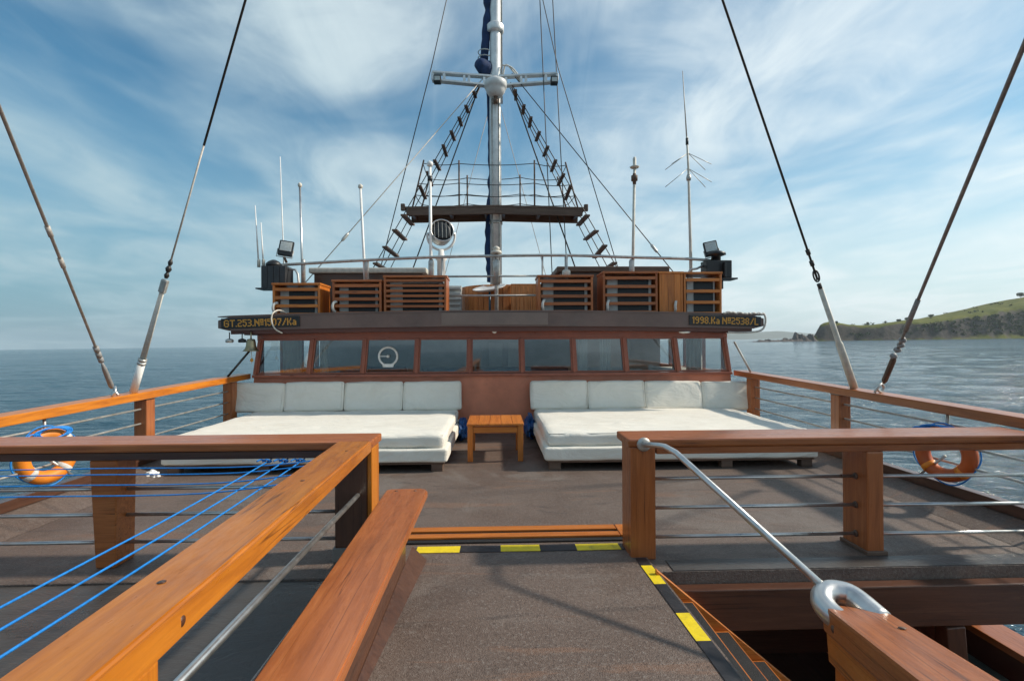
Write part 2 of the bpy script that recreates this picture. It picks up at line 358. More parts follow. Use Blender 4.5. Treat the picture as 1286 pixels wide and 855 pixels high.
def lathebm(bm, prof, n=20):
    rings = [[bm.verts.new((r*math.cos(2*math.pi*k/n), r*math.sin(2*math.pi*k/n), z)) for k in range(n)] for r, z in prof]
    for A, B in zip(rings, rings[1:]):
        for k in range(n): bm.faces.new((A[k], A[(k+1) % n], B[(k+1) % n], B[k]))
    bm.faces.new(rings[0][::-1]); bm.faces.new(rings[-1])
def lathe(name, prof, mat, parent=None, M=None, n=20, smooth=True):
    bm = bmesh.new(); lathebm(bm, prof, n); return mobj(name, bm, mat, parent, M, smooth)
def T(*p): return Matrix.Translation(V(p))
def prism(name, poly, ext, mat, parent=None, M=None, bev=0.0):      # polygon in local XZ, extruded along Y by ext
    bm = bmesh.new(); a = [bm.verts.new((x, 0, z)) for x, z in poly]; b = [bm.verts.new((x, ext, z)) for x, z in poly]
    bm.faces.new(a); bm.faces.new(b[::-1]); m = len(a)
    for i in range(m): bm.faces.new((a[i], b[i], b[(i+1) % m], a[(i+1) % m]))
    bmesh.ops.recalc_face_normals(bm, faces=list(bm.faces))
    if bev: bmesh.ops.bevel(bm, geom=list(bm.edges), offset=bev, segments=1, affect='EDGES')
    return mobj(name, bm, mat, parent, M)
def lerp(a, b, t): return V(a) + (V(b)-V(a))*t
def pillow(w, d, h, r, bulge, seed, wr=0.006, cuts=14, sagc=0.0):
    """rounded, slightly slack cushion: local X width, Y depth, Z height, centred"""
    bm = bmesh.new(); bmesh.ops.create_cube(bm, size=2); bmesh.ops.subdivide_edges(bm, edges=list(bm.edges), cuts=cuts, use_grid_fill=True)
    hw = (w/2, d/2, h/2); off = V((seed*3.1, seed*1.7, seed*0.9))
    for v in bm.verts:
        q = v.co.copy(); p = V([math.copysign(1-(1-abs(c))**1.0, c) for c in q])
        # pull grid lines towards the edges so that the rounding is sampled
        p = V([math.copysign(1-(1-abs(c))**1.7, c) for c in p])
        p = V([p[i]*hw[i] for i in range(3)])
        inn = V([max(-hw[i]+r, min(hw[i]-r, p[i])) for i in range(3)]); dv = p-inn
        if dv.length > 1e-6:
            p = inn + dv.normalized()*r
        for i in range(3):
            j, k = (i+1) % 3, (i+2) % 3
            if abs(q[i]) > 0.99:
                p[i] += math.copysign(bulge*(1-q[j]**2)*(1-q[k]**2)*(1 if hw[i] < min(hw[j], hw[k]) + 1e-6 else 0.5), q[i])
        n = noise.noise_vector(p*4 + off)
        p += n*wr*V((0.5, 0.5, 1.0)).length*0.8
        if sagc and q.z > 0: p.z -= sagc*(1-q.x**2)*(1-q.y**2)
        v.co = p
    return bm

# ------------------------------------------------------------------ sea, land, sky surroundings (the boat heels half a degree against the sea)
SEA = Matrix.Translation((0, 0, -3.3)) @ Matrix.Rotation(R(-0.5), 4, 'Y')
rad = [3.0]
while rad[-1] < 900: rad.append(rad[-1] + max(0.33, rad[-1]*0.0125))
rad += [1300, 2000, 3200, 5200, 9000]
NA = 640; cs = [(math.cos(2*math.pi*k/NA), math.sin(2*math.pi*k/NA)) for k in range(NA)]; vs = [(0, 0, 0)]; nz = noise.noise
for r in rad:
    a1 = 0.15*min(1, max(0, (900-r)/300)); a2 = 0.095*min(1, max(0, (330-r)/160)); a3 = 0.035*min(1, max(0, (110-r)/60))
    for c, s_ in cs:
        x, y = r*c, r*s_; z = 0.0
        if a1 > 0: z += a1*nz((x*0.075+y*0.02, y*0.16, 0.5))
        if a2 > 0: z += a2*nz((x*0.26-y*0.05, y*0.50+x*0.06, 4.5))
        if a3 > 0: z += a3*nz((x*0.85, y*1.25, 8.5))
        vs.append((x, y, z))
fs = [(0, 1+k, 1+(k+1) % NA) for k in range(NA)]
for i in range(len(rad)-1):
    b0 = 1+i*NA
    fs += [(b0+k, b0+NA+k, b0+NA+(k+1) % NA, b0+(k+1) % NA) for k in range(NA)]
bm = bpy.data.meshes.new('sea'); bm.from_pydata(vs, [], fs); bm.materials.append(MT['water']); bm.polygons.foreach_set('use_smooth', [True]*len(bm.polygons))
tag(mobj('sea', bm, 'water', None, SEA), kind='structure')

def pw(pts, x):
    if x <= pts[0][0]: return pts[0][1]
    for (a, b), (c, d) in zip(pts, pts[1:]):
        if x <= c: return b+(d-b)*(x-a)/(c-a)
    return pts[-1][1]
ridge = [(495, -2), (503, 2), (508, 15), (516, 31), (530, 35), (545, 33), (565, 29), (600, 27), (640, 32), (690, 38), (740, 47), (800, 58), (850, 69), (920, 82), (1020, 98), (1160, 112), (1300, 104), (1450, 70), (1600, -4)]
def land_h(x, t):          # t metres inland from the shore line at y = 800
    Hx = pw(ridge, x); n = noise.fractal(V((x*0.012, t*0.012, 3.3)), 1.0, 2.0, 5); n2 = noise.fractal(V((x*0.05, t*0.05, 9.1)), 0.9, 2.1, 5)
    shore = 8*noise.noise(V((x*0.02, 0, 1.7))) + 5*noise.noise(V((x*0.07, 0, 4.2)))
    tt = t - shore - 4
    if tt < 0: return -3
    steep = 0.78 if x < 640 else max(0.60, 0.78-(x-640)/700)
    cliff = min(1, tt/(12+Hx*(0.22 if x < 640 else 0.22+min(0.5, (x-640)/400)))); cliff = cliff*cliff*(3-2*cliff)
    slope = min(1, tt/(60+Hx*1.6)); slope = math.sin(slope*math.pi/2)
    back = 1-max(0, (t-260)/140)
    h = Hx*(steep*cliff + (1-steep)*slope) + n*2.6*cliff + n2*2.2*cliff*(1.2-slope)
    return h*max(0, min(1, back*1.4)) - 0.6
def land_at(x, t): return (x+0.68*t, 800+t-0.054*(x-500))      # the coast trends away to the right
bm = bmesh.new(); xs = [490+i*5.0 for i in range(223)]; ts = [0+4*i for i in range(24)] + [98+9*i for i in range(34)]
grid = [[bm.verts.new((*land_at(x, t), land_h(x, t))) for t in ts] for x in xs]
for i in range(len(xs)-1):
    for j in range(len(ts)-1): bm.faces.new((grid[i][j], grid[i+1][j], grid[i+1][j+1], grid[i][j+1]))
tag(mobj('headland', bm, 'land', None, SEA, True), kind='structure')
def rock_islet(x0, x1, h, y, seed, label):
    bm = bmesh.new(); nx = 26; ny = 8; W = (x1-x0)*0.18+6; g = []
    for i in range(nx+1):
        row = []
        for j in range(ny+1):
            u, v = i/nx, j/ny*2-1; e = max(0, 1-v*v)*min(1, 6*u*(1-u)+0.0)
            z = h*e*(0.45+0.9*max(0, noise.fractal(V((u*5+seed, v*1.5, seed)), 0.8, 2, 4)+0.25)) - 0.8
            row.append(bm.verts.new((x0+(x1-x0)*u, y+v*W, z)))
        g.append(row)
    for i in range(nx):
        for j in range(ny): bm.faces.new((g[i][j], g[i+1][j], g[i+1][j+1], g[i][j+1]))
    o = mobj('rock_islet', bm, 'rock', None, SEA); tag(o, label, 'rock')
rock_islet(402, 452, 4.2, 800, 1.2, 'low dark string of rocks farthest off the headland point')
rock_islet(446, 486, 5.6, 805, 4.4, 'low dark rock ledge between the point and the outer rocks')
rock_islet(470, 512, 14, 806, 8.1, 'pointed reddish rock at the foot of the headland cliff')
bm = bmesh.new(); g = []
for i in range(120):
    a = i/119; x = 1900+3000*a
    hh = 150*math.sin(math.pi*min(1, a*1.25)**0.8)*0.9 + 26*noise.fractal(V((a*7, 0.3, 2)), 1, 2, 5) if a < 0.8 else 60*(1-a)*2
    hh = max(hh*min(1, a*5), 0)
    g.append([bm.verts.new((x*1.38, 7600+t, hh*0.95*k)) for t, k in ((0, -0.02), (160, 0.45), (330, 0.8), (520, 1.0), (900, 0.3), (1200, -0.02))])
for A, B in zip(g, g[1:]):
    for j in range(5): bm.faces.new((A[j], B[j], B[j+1], A[j+1]))
tag(mobj('far_hills', bm, 'farland', None, SEA, True), kind='structure')

def crown_bm(bm, c, rx, rz, n, leaf, rnd):
    for _ in range(n):
        while True:
            p = V((rnd.uniform(-1, 1), rnd.uniform(-1, 1), rnd.uniform(-1, 1)))
            if p.length < 1: break
        q = V(c) + V((p.x*rx, p.y*rx, p.z*rz)); s = leaf*rnd.uniform(0.5, 1.2)
        a = V((rnd.gauss(0, 1), rnd.gauss(0, 1), rnd.gauss(0, 1))).normalized(); b = a.orthogonal().normalized(); e = a.cross(b)
        bm.faces.new([bm.verts.new(q + (b*math.cos(t)+e*math.sin(t))*s*k) for t, k in ((0, 1), (1.7, 0.7), (3.2, 1), (4.8, 0.6))])
rnd = random.Random(3)
TREES = [(543, 30, 5.0, 3.0, 'low bush on the cliff top nearest the headland point'),
         (597, 90, 6.5, 3.6, 'small lone umbrella shaped tree standing on the low grassy neck'),
         (628, 95, 5.5, 2.8, 'little round tree on the grass before the dark thicket'),
         (668, 110, 6.0, 8.0, 'dark thicket where the grassy slope begins to rise'),
         (652, 105, 5.0, 6.0, 'smaller dark thicket beside the bigger one on the ridge'),
         (712, 120, 6.0, 7.0, 'flat topped bush halfway up the grassy ridge'),
         (880, 140, 11.0, 13.0, 'dark tree clump on the top of the grassy hill'),
         (905, 150, 10.0, 10.0, 'rounded tree beside the clump on the hill top'),
         (935, 150, 9.0, 9.0, 'spreading tree farther along the hill top')]
for x, t, h, w, lab in TREES:
    z = land_h(x, t)-0.4; x, y = land_at(x, t)
    b = SEA @ V((x, y, z)); o = thing('hill_tree', b, lab, 'tree', 'trees and bushes on the headland')
    tube('trunk', [b, b+V((0.3, 0, h*0.4)), b+V((0.1, 0.2, h*0.75))], [0.35, 0.28, 0.12], 'bark', o, 6)
    bm = bmesh.new(); crown_bm(bm, (0, 0, h*0.62), w*0.5, h*0.36, 420, 0.75, rnd)
    for k in range(4): crown_bm(bm, (rnd.uniform(-.4, .4)*w, rnd.uniform(-.4, .4)*w, h*rnd.uniform(.45, .8)), w*0.25, h*0.22, 120, 0.7, rnd)
    mobj('crown', bm, 'leaf', o, T(*b))
bm = bmesh.new()
for _ in range(4200):
    x = rnd.uniform(560, 1250); t = rnd.uniform(14, 150); z = land_h(x, t)
    lim = 0.66 if x > 640 else 0.40
    if z < 3 or (z > lim*pw(ridge, x) and rnd.random() < 0.988): continue
    s = rnd.uniform(1.8, 4.6); crown_bm(bm, (*land_at(x, t), z+s*0.35), s, s*0.55, 22, 1.3, rnd)
tag(mobj('hillside_scrub', bm, 'leaf', None, SEA), 'dark green scrub covering the lower slope of the headland', 'scrub', kind='stuff')

# ------------------------------------------------------------------ hull and decks
DX = 4.45
bm = bmesh.new(); prof = [(16.5, 4.35), (12, 4.45), (6, 4.47), (4.62, 4.47), (4.60, 4.47), (3.4, 4.47), (0, 4.40), (-3, 4.05), (-6, 3.0), (-8.5, 1.5), (-10, 0.05)]
for s in (-1, 1):
    g = []
    for y, x in prof:
        top = -0.10 if (s < 0 or y > 4.61) else -1.02
        g.append([bm.verts.new((s*x*k, y, z)) for z, k in ((top, 1.0), (-1.6, 0.995), (-2.6, 0.98), (-4.2, 0.9))])
    for A, B in zip(g, g[1:]):
        for j in range(3): bm.faces.new((A[j], B[j], B[j+1], A[j+1]) if s > 0 else (A[j], A[j+1], B[j+1], B[j]))
tag(mobj('hull', bm, 'paint', None, None, True), kind='structure')
md = tag(block('main_deck', -DX, DX, 3.45, 16.4, -0.10, 0.0, 'deck', None, 0.004), kind='structure')
tag(block('deck_margin', 1.20, 4.02, 3.452, 3.62, 0.0, 0.006, 'gloss', None, 0.002), kind='structure')
tag(block('foredeck', -DX, -0.55, -3.0, 3.447, -0.06, -0.015, 'gloss', None, 0.002), kind='structure')
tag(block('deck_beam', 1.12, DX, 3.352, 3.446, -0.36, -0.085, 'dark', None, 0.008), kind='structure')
tag(block('lower_deck', -4.0, 3.66, -3.0, 9.0, -2.0, -1.9, 'dark', None, 0.0), kind='structure')  # hold floor and bulkhead coloured dark, standing in for the shade below deck
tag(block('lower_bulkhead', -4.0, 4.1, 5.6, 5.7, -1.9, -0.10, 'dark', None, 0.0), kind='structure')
# sloping waterways along both sides
for s in (-1, 1):
    poly = [(s*3.92, 0.0), (s*4.24, 0.10), (s*4.36, 0.10), (s*4.36, 0.0)]
    o = prism('waterway', poly, 12.3 if s < 0 else 5.1, 'deck', None, T(0, 3.47, 0.002)); tag(o, kind='structure')
    block('waterway_edge', s*4.31-0.05, s*4.31+0.05, 3.50, 8.6 if s > 0 else 8.62, 0.105, 0.20, 'dark', o)
# ramp (catwalk) rising gently towards the bow
rz = lambda y: max(0.006, 0.008+(3.85-y)*0.050)
bm = bmesh.new(); a = []
ys = [3.86, 3.4, 2.8, 2.2, 1.6, 1.0, 0.0, -2.0]
for y in ys: a.append([bm.verts.new((x, y, z)) for x, z in ((-0.60, rz(y)-0.1), (-0.60, rz(y)), (0.2, rz(y)), (1.075, rz(y)), (1.085, rz(y)-0.10))])
for A, B in zip(a, a[1:]):
    for j in range(4): bm.faces.new((A[j], B[j], B[j+1], A[j+1]))
bmesh.ops.recalc_face_normals(bm, faces=list(bm.faces))
tag(mobj('catwalk', bm, 'deck'), kind='structure')

# ------------------------------------------------------------------ foreground: coaming board, tread nosing, tapes
o = thing('coaming_bench', (-0.6, 2.2, 0.0), 'long varnished plank cap with rounded end beside the ramp', 'bench')
pa, pb = V((-0.628, 3.66, 0.505)), V((-0.50, 0.3, 0.70))
bm = bmesh.new(); Lp = (pb-pa).length; hw = 0.135
hw = 0.147; hn = 0.098
outl = [(0.0, -hw+0.03), (0.0, hw-0.055), (0.03, hw-0.02), (0.085, hw), (Lp, hn), (Lp, -hn), (0.03, -hw)]
top = [bm.verts.new((x, y, 0.022)) for x, y in outl]; bot = [bm.verts.new((x, y, -0.022)) for x, y in outl]
bm.faces.new(top); bm.faces.new(bot[::-1])
for i in range(len(outl)): bm.faces.new((top[i], bot[i], bot[(i+1) % len(outl)], top[(i+1) % len(outl)]))
bmesh.ops.recalc_face_normals(bm, faces=list(bm.faces))
bmesh.ops.bevel(bm, geom=list(bm.edges), offset=0.006, segments=2, affect='EDGES')
mobj('plank', bm, 'red', o, frame(pa, pb-pa))
prism('side_board', [(0, -0.005), (2.95, 0.03), (2.95, 0.62), (0, 0.47)], 0.04, 'dark', o, Matrix(((0, -1, 0, -0.60), (-1, 0, 0, 3.40), (0, 0, 1, 0.0), (0, 0, 0, 1))))
prism('base_fillet', [(0, 0), (0.10, 0), (0.0, 0.10)], 3.4, 'dark', o, Matrix(((1, 0, 0, -0.598), (0, -1, 0, 3.66), (0, 0, 1, 0.02), (0, 0, 0, 1))))
for dx in (-0.07, 0.06):
    p = pa + (pb-pa).normalized()*0.07 + V((dx, 0, 0.0225)); lathe('plug', [(0.012, 0), (0.012, 0.0012)], 'weath', o, frame(p, (1, 0, 0)), 10)

o = thing('step_nosing', (0.15, 4.1, 0), 'low wooden step with two strips and black grips behind the tape', 'step')
block('base', -0.80, 1.085, 3.99, 4.32, 0.001, 0.016, 'grip', o, 0.003)
for k, (y0, y1) in enumerate(((4.04, 4.12), (4.18, 4.27))): block('wood_strip', -0.79, 0.98, y0, y1, 0.014, 0.034, 'orange', o, 0.004)
block('wood_end', 0.985, 1.075, 4.04, 4.27, 0.014, 0.034, 'orange', o, 0.004, axis=1)
o = thing('hazard_tape', (0.15, 3.86, 0), 'black and yellow hazard tape across the end of the ramp', 'tape', None)
y0 = 3.71; 
def tapequad(name, pts, mat, par):
    bm = bmesh.new(); a = [bm.verts.new(p) for p in pts]; b = [bm.verts.new(V(p)+V((0, 0, 0.0016))) for p in pts]
    bm.faces.new(b)
    for i in range(4): bm.faces.new((a[i], a[(i+1) % 4], b[(i+1) % 4], b[i]))
    bmesh.ops.recalc_face_normals(bm, faces=list(bm.faces)); return mobj(name, bm, mat, par)
segs = [(-0.60, -0.275, 'y'), (-0.275, 0.03, 'k'), (0.03, 0.325, 'y'), (0.325, 0.60, 'k'), (0.60, 0.93, 'y'), (0.93, 1.06, 'k')]
for x0, x1, c in segs:
    j0, j1 = random.uniform(-.006, .006), random.uniform(-.006, .006)
    tapequad('yellow_patch' if c == 'y' else 'black_patch', [(x0, 3.80+j0, rz(3.80)+0.003), (x1, 3.80+j1, rz(3.8)+0.003), (x1, 3.925+j1, 0.010), (x0, 3.925+j0, 0.010)][::1], 'yellow' if c == 'y' else 'tapeb', o)
o = thing('edge_tape', (1.04, 3, 0.05), 'black and yellow hazard tape down the ramp edge beside the stairs', 'tape')
yy = 3.62
for ln, c in ((0.14, 'k'), (0.30, 'y'), (0.38, 'k'), (0.29, 'y'), (0.40, 'k'), (0.3, 'y'), (0.4, 'k')):
    y1 = yy-ln
    tapequad('yellow_patch' if c == 'y' else 'black_patch', [(0.985, y1, rz(y1)+0.003), (1.06, y1, rz(y1)+0.003), (1.06, yy, rz(yy)+0.003), (0.985, yy, rz(yy)+0.003)], 'yellow' if c == 'y' else 'tapeb', o); yy = y1

# ------------------------------------------------------------------ companion stairs
o = thing('companion_stairs', (1.6, 3.0, -1.9), 'steep wooden stairs with black grip treads going down off the ramp', 'stairs')
for i in range(8):
    x0 = 1.015+0.236*i; z = -0.135-0.196*i
    t = block('tread', x0, x0+0.262, 2.30, 3.308, z-0.03, z, 'orange', o, 0.004)
    block('grip_strip', x0+0.024, x0+0.250, 2.34, 3.285, z+0.0005, z+0.006, 'grip', t, 0.002)
    block('riser', x0+0.004, x0+0.022, 2.302, 3.306, z+0.001, z+0.165, 'dark', o, 0.002)
sd = V((2.0-1.05, 0, -0.80)).normalized(); nrm = V((sd.z, 0, -sd.x))
for y, nm in ((3.312, 'stringer'), (2.255, 'stringer')):
    A = V((1.04, y, 0.075)); B = A + sd*2.6; W = nrm*0.30
    bm = bmesh.new(); q = [A, B, B+W, A+V((0.0, 0, -0.30))]; a = [bm.verts.new(p-A) for p in q]; b = [bm.verts.new(p-A+V((0, 0.035, 0))) for p in q]
    bm.faces.new(a); bm.faces.new(b[::-1])
    for i in range(4): bm.faces.new((a[i], b[i], b[(i+1) % 4], a[(i+1) % 4]))
    bmesh.ops.recalc_face_normals(bm, faces=list(bm.faces)); bmesh.ops.bevel(bm, geom=list(bm.edges), offset=0.004, segments=1, affect='EDGES')
    s_ = mobj('stringer', bm, 'orange', o, T(*A))


# ------------------------------------------------------------------ railings
def rods(par, p0, p1, zs, r=0.0125, mat='steel'):
    for z0, z1 in zs: tube('rod', [(p0[0], p0[1], z0), (p1[0], p1[1], z1)], r, mat, par, 10)
def taper(name, a0, a1, b0, b1, h, mat, par, bev=0.01):     # tapered rail: far edge pair a0 a1 and near edge pair b0 b1 of its top face, thickness h
    A_, B_ = (V(a0)+V(a1))/2, (V(b0)+V(b1))/2; M = frame(A_, B_-A_); I = M.inverted(); bm = bmesh.new()
    t = [bm.verts.new(I @ V(p)) for p in (a0, a1, b1, b0)]; u = [bm.verts.new(I @ (V(p)-V((0, 0, h)))) for p in (a0, a1, b1, b0)]
    bm.faces.new(t); bm.faces.new(u[::-1])
    for i in range(4): bm.faces.new((t[i], u[i], u[(i+1) % 4], t[(i+1) % 4]))
    bmesh.ops.recalc_face_normals(bm, faces=list(bm.faces)); bmesh.ops.bevel(bm, geom=list(bm.edges), offset=bev, segments=3, affect='EDGES')
    return mobj(name, bm, mat, par, M)
# right cross rail
o = thing('cross_railing', (2.5, 3.8, 0), 'red brown wooden cross railing with steel rods behind the stairs', 'railing', 'wooden deck railings')
block('top_rail', 0.945, 4.045, 3.635, 4.00, 0.805, 0.862, 'red', o, 0.012)
block('rail_apron', 1.152, 4.03, 3.648, 3.98, 0.752, 0.8035, 'red', o, 0.004)
block('post', 0.962, 1.142, 3.642, 3.90, 0.0, 0.803, 'red', o, 0.008)
block('post', 2.70, 2.825, 3.650, 3.92, 0.006, 0.751, 'red', o, 0.012)
block('post_base', 2.685, 2.84, 3.63, 3.935, 0.0005, 0.03, 'weath', o, 0.004)
for z in (0.545, 0.33, 0.115):
    tube('rod', [(1.145, 3.77, z), (2.703, 3.77, z)], 0.0135, 'steel', o, 10); tube('rod', [(2.822, 3.77, z-0.004), (4.14, 3.77, z-0.01)], 0.0135, 'steel', o, 10)
    lathe('rod_collar', [(0.026, 0), (0.022, 0.012)], 'weath', o, frame((2.70, 3.77, z), (0, 1, 0), (-1, 0, 0)), 12)
# left cross rail
o = thing('cross_railing', (-2.5, 3.8, 0), 'brown wooden cross railing with blue cords strung below it', 'railing', 'wooden deck railings')
block('top_rail', -4.04, -0.885, 3.645, 4.00, 0.808, 0.866, 'red', o, 0.012)
block('rail_apron', -4.03, -1.16, 3.656, 3.96, 0.752, 0.8065, 'dark', o, 0.004)
block('corner_post', -1.155, -0.925, 3.70, 3.93, 0.10, 0.806, 'dark', o, 0.008)  # dark wood carries the shade on the post's front face
block('post_shoe', -1.17, -0.935, 3.69, 3.94, 0.0, 0.10, 'gmargin', o, 0.006)
block('corner_brace', -0.923, -0.89, 3.70, 3.92, 0.10, 0.806, 'amber', o, 0.006)  # amber colour puts in the sunlit right side of the dark post
bm = bmesh.new()
for z, hx0, hx1, hy in ((0, -0.07, 0.10, 0.10), (0.35, -0.095, 0.10, 0.11), (0.751, -0.12, 0.115, 0.12)): pass
prism('post', [(-0.060, 0.0), (0.075, 0.0), (0.090, 0.751), (-0.100, 0.751)], 0.20, 'red', o, T(-2.735, 3.66, 0.001), 0.008)
for z in (0.525, 0.34, 0.145):
    tube('rod', [(-4.14, 3.77, z), (-2.83, 3.77, z)], 0.0135, 'steel', o, 10); tube('rod', [(-2.655, 3.77, z), (-1.15, 3.77, z)], 0.0135, 'steel', o, 10)
# left catwalk rail
o = thing('catwalk_railing', (-0.9, 2.0, 0), 'amber varnished wooden railing along the ramp with dark plugs', 'railing', 'wooden deck railings')
rx = lambda y: -0.880+(3.64-y)*0.080
rzz = lambda y: 0.872+(3.64-y)*0.052
rw = 0.245
A = V((rx(3.64)-rw/2, 3.64, rzz(3.64)-0.055)); B = V((rx(-1.2)-rw/2, -1.2, rzz(-1.2)-0.055))
taper('top_rail', (rx(3.64)-0.235, 3.64, rzz(3.64)), (rx(3.64), 3.64, rzz(3.64)), (rx(-0.6)-0.125, -0.6, rzz(-0.6)), (rx(-0.6), -0.6, rzz(-0.6)), 0.082, 'amber', o)
for y, dx in ((1.04, 0.0), (-0.4, 0.0)):
    x = rx(y); block('post', x-0.135, x-0.010, y-0.16, y+0.02, -0.015, rzz(y)-0.078, 'amber', o, 0.01)
tube('rod', [(-0.99, 3.70, 0.475), (-0.87, 0.0, 0.66)], 0.0165, 'steel', o, 10)
tube('rod', [(-1.06, 3.70, 0.06), (-0.93, 0.0, 0.33)], 0.0095, 'steel', o, 10)
for y, dx in ((1.24, -0.105), (2.35, -0.10), (3.2, -0.08)):
    lathe('plug', [(0.010, 0), (0.010, 0.0006)], 'dark', o, frame((rx(y)+dx, y, rzz(y)+0.0012), (1, 0, 0)), 12)
for y, dz in ((1.13, -0.040),):
    lathe('plug', [(0.012, 0), (0.012, 0.0008)], 'dark', o, frame((rx(y)-0.0004, y, rzz(y)+dz), (0, 1, 0), (1, 0, 0)), 12)
# right stair rail with its end block
o = thing('stair_railing', (1.5, 2.0, -0.5), 'thick reddish rail end with steel loop beside the stairs', 'railing', 'wooden deck railings')
A = V((1.585, 2.23, 0.318)); B = V((1.245, 1.05, 0.60)); d = (A-B).normalized(); up = V((-d.x*d.z, -d.y*d.z, 1-d.z*d.z))
beam('top_rail', A, B, 0.255, 0.115, 'red', o, 0.014)
beam('under_rail', A-V((0.012, 0.02, 0.118)), B-V((0.012, 0, 0.118)), 0.215, 0.118, 'orange', o, 0.006)
block('end_post', 1.475, 1.67, 2.02, 2.20, -1.9, 0.16, 'orange', o, 0.01)
lathe('plug', [(0.016, 0), (0.016, 0.0015)], 'weath', o, frame(A-d*0.14-V((0.124, 0, 0.0)) + V((0, 0.03, -0.01)), (0, 1, 0), (-1, 0.2, 0)), 12)
lathe('plug', [(0.014, 0), (0.014, 0.0015)], 'weath', o, frame(A-d*0.32+up*0.0585+V((0.07, 0, 0)), (1, 0, 0), up), 12)
o = thing('handrail_pipe', (1.05, 3.63, 0.82), 'bent stainless handrail pipe from the cross railing to the loop', 'handrail')
pE = V((1.518, 2.33, 0.415)); pB = V((1.150, 3.30, 0.855))
tube('pipe', [(1.055, 3.64, 0.826), (1.058, 3.58, 0.835), (1.068, 3.50, 0.850), (1.090, 3.42, 0.862), (1.118, 3.36, 0.865), lerp(pB, pE, 0.03), lerp(pB, pE, 0.10), pE], 0.0195, 'steel', o, 14)
lathe('flange', [(0.05, 0), (0.05, 0.008), (0.03, 0.014)], 'galv', o, frame((1.055, 3.636, 0.826), (1, 0, 0), (0, -1, 0)), 18)
lp = [(1.490, 2.16, 0.345), (1.476, 2.225, 0.355), (1.480, 2.285, 0.372), (1.515, 2.325, 0.392), (1.575, 2.33, 0.398), (1.630, 2.295, 0.388), (1.660, 2.16, 0.35)]
tube('loop', lp, 0.050, 'steel', o, 16, sub=5)
# side railings
def side_z(y): return 0.938+(y-3.95)*0.0225
for s, lab, wm in ((1, 'long red brown side railing on the side of the grassy headland', 'red'), (-1, 'long amber side railing on the open sea side with its lifebuoy', 'amber')):
    o = thing('side_railing', (s*4.30, 5.0, 0.2), lab, 'railing', 'wooden deck railings')
    A = V((s*4.305, 0.9, side_z(0.9)-0.045)); B = V((s*4.305, 8.92, side_z(8.92)-0.045))
    beam('top_rail', A, B, 0.215, 0.09, wm, o, 0.010)
    for y in (3.0, 6.27 if s > 0 else 6.42, 8.44):
        zt = side_z(y)-0.092
        block('post', s*4.305-0.075, s*4.305+0.075, y-0.08, y+0.08, 0.201, zt-0.012, wm if s > 0 else 'red', o, 0.010)
        block('post_cap', s*4.305-0.08, s*4.305+0.08, y-0.085, y+0.085, zt-0.0115, zt, 'gmargin', o, 0.003)
    for z in (0.745, 0.57, 0.39):
        tube('rod', [(s*4.30, 0.95, z-0.03), (s*4.30, 8.90, z+0.06)], 0.0115, 'galv', o, 8)

# ------------------------------------------------------------------ blue cords strung as a loose net
zc = 0.72
for i, y in enumerate((3.56, 3.42, 3.20, 3.00)):
    sg = 0.006*i
    t = tube('blue_cord', [(-4.02, y+0.01, zc), (-3.3, y-0.006, zc-sg), (-2.6, y+0.004, zc-sg*1.3), (-1.7, y, zc-sg), (rx(y)-rw-0.002, y+0.01, zc+0.05)], 0.0046, 'blue', None, 6, sub=5)
    tag(t, ('thin blue cord strung across below the cross railing, closest to the railing', 'thin blue cord strung across, second from the cross railing', 'thin blue cord strung across, third from the cross railing', 'thin blue cord strung across, farthest from the cross railing')[i], 'cord', 'blue cords of the loose net')
for i, (xa, xb) in enumerate(((-1.606, -1.60), (-1.49, -1.475), (-1.373, -1.345))):
    t = tube('blue_cord', [(xa, 3.70, 0.757), (xa, 3.64, zc+0.012), (xa-0.002, 2.6, zc-0.012), (xb, 1.6, zc-0.004), (xb, -1.0, zc)], 0.0047, 'blue', None, 6, sub=5)
    tag(t, ('blue cord running along the amber rail, outermost of three', 'blue cord running along the amber rail, middle of three', 'blue cord running along the amber rail, innermost of three')[i], 'cord', 'blue cords of the loose net')
kn = thing('cord_knots', (-1.6, 3.62, 0.73), 'blue cord knots tied under the cross railing', 'knots')
for xa in (-1.606, -1.49, -1.373):
    tube('knot', [(xa-0.03, 3.645, 0.735), (xa, 3.632, 0.752), (xa+0.03, 3.645, 0.738), (xa, 3.650, 0.728), (xa-0.035, 3.64, 0.75), (xa-0.06, 3.62, 0.742)], 0.006, 'blue', kn, 6, sub=4)

# ------------------------------------------------------------------ daybeds, cushions, table
def daybed(s, lab):
    x0, x1 = (0.60, 3.98) if s > 0 else (-3.98, -0.60)
    o = thing('daybed', ((x0+x1)/2, 7.4, 0), lab, 'daybed', 'daybeds against the wheelhouse')
    block('platform', x0+0.03, x1-0.03, 6.24, 8.62, 0.088, 0.112, 'weath', o, 0.004)
    for x in (x0+0.12, (x0*2+x1)/3+0.05, (x0+x1*2)/3, x1-0.12):
        for y in (6.30, 7.4, 8.5): block('leg', x-0.07, x+0.07, y-0.05, y+0.05, 0.0005, 0.0875, 'weath', o, 0.004)
    me = pillow(x1-x0+0.02, 2.44, 0.165, 0.03, 0.004, 2+s, 0.010, 18)
    mobj('base_cushion', me, 'fabric', o, T((x0+x1)/2, 7.43, 0.197), True)
    me = pillow(x1-x0-0.06, 2.36, 0.175, 0.055, 0.010, 5+s, 0.016, 22)
    mt = mobj('mattress', me, 'fabric', o, T((x0+x1)/2, 7.44, 0.358), True)
    a0, a1, b0, b1, z = x0+0.05, x1-0.05, 6.285, 8.59, 0.432
    tube('piping', [(a0, b0, z), (a1, b0, z), (a1, b1, z), (a0, b1, z)], 0.006, 'fabric', mt, 6, closed=True)
    return o
daybed(-1, 'wide white daybed on the open sea side, under the round window screen')
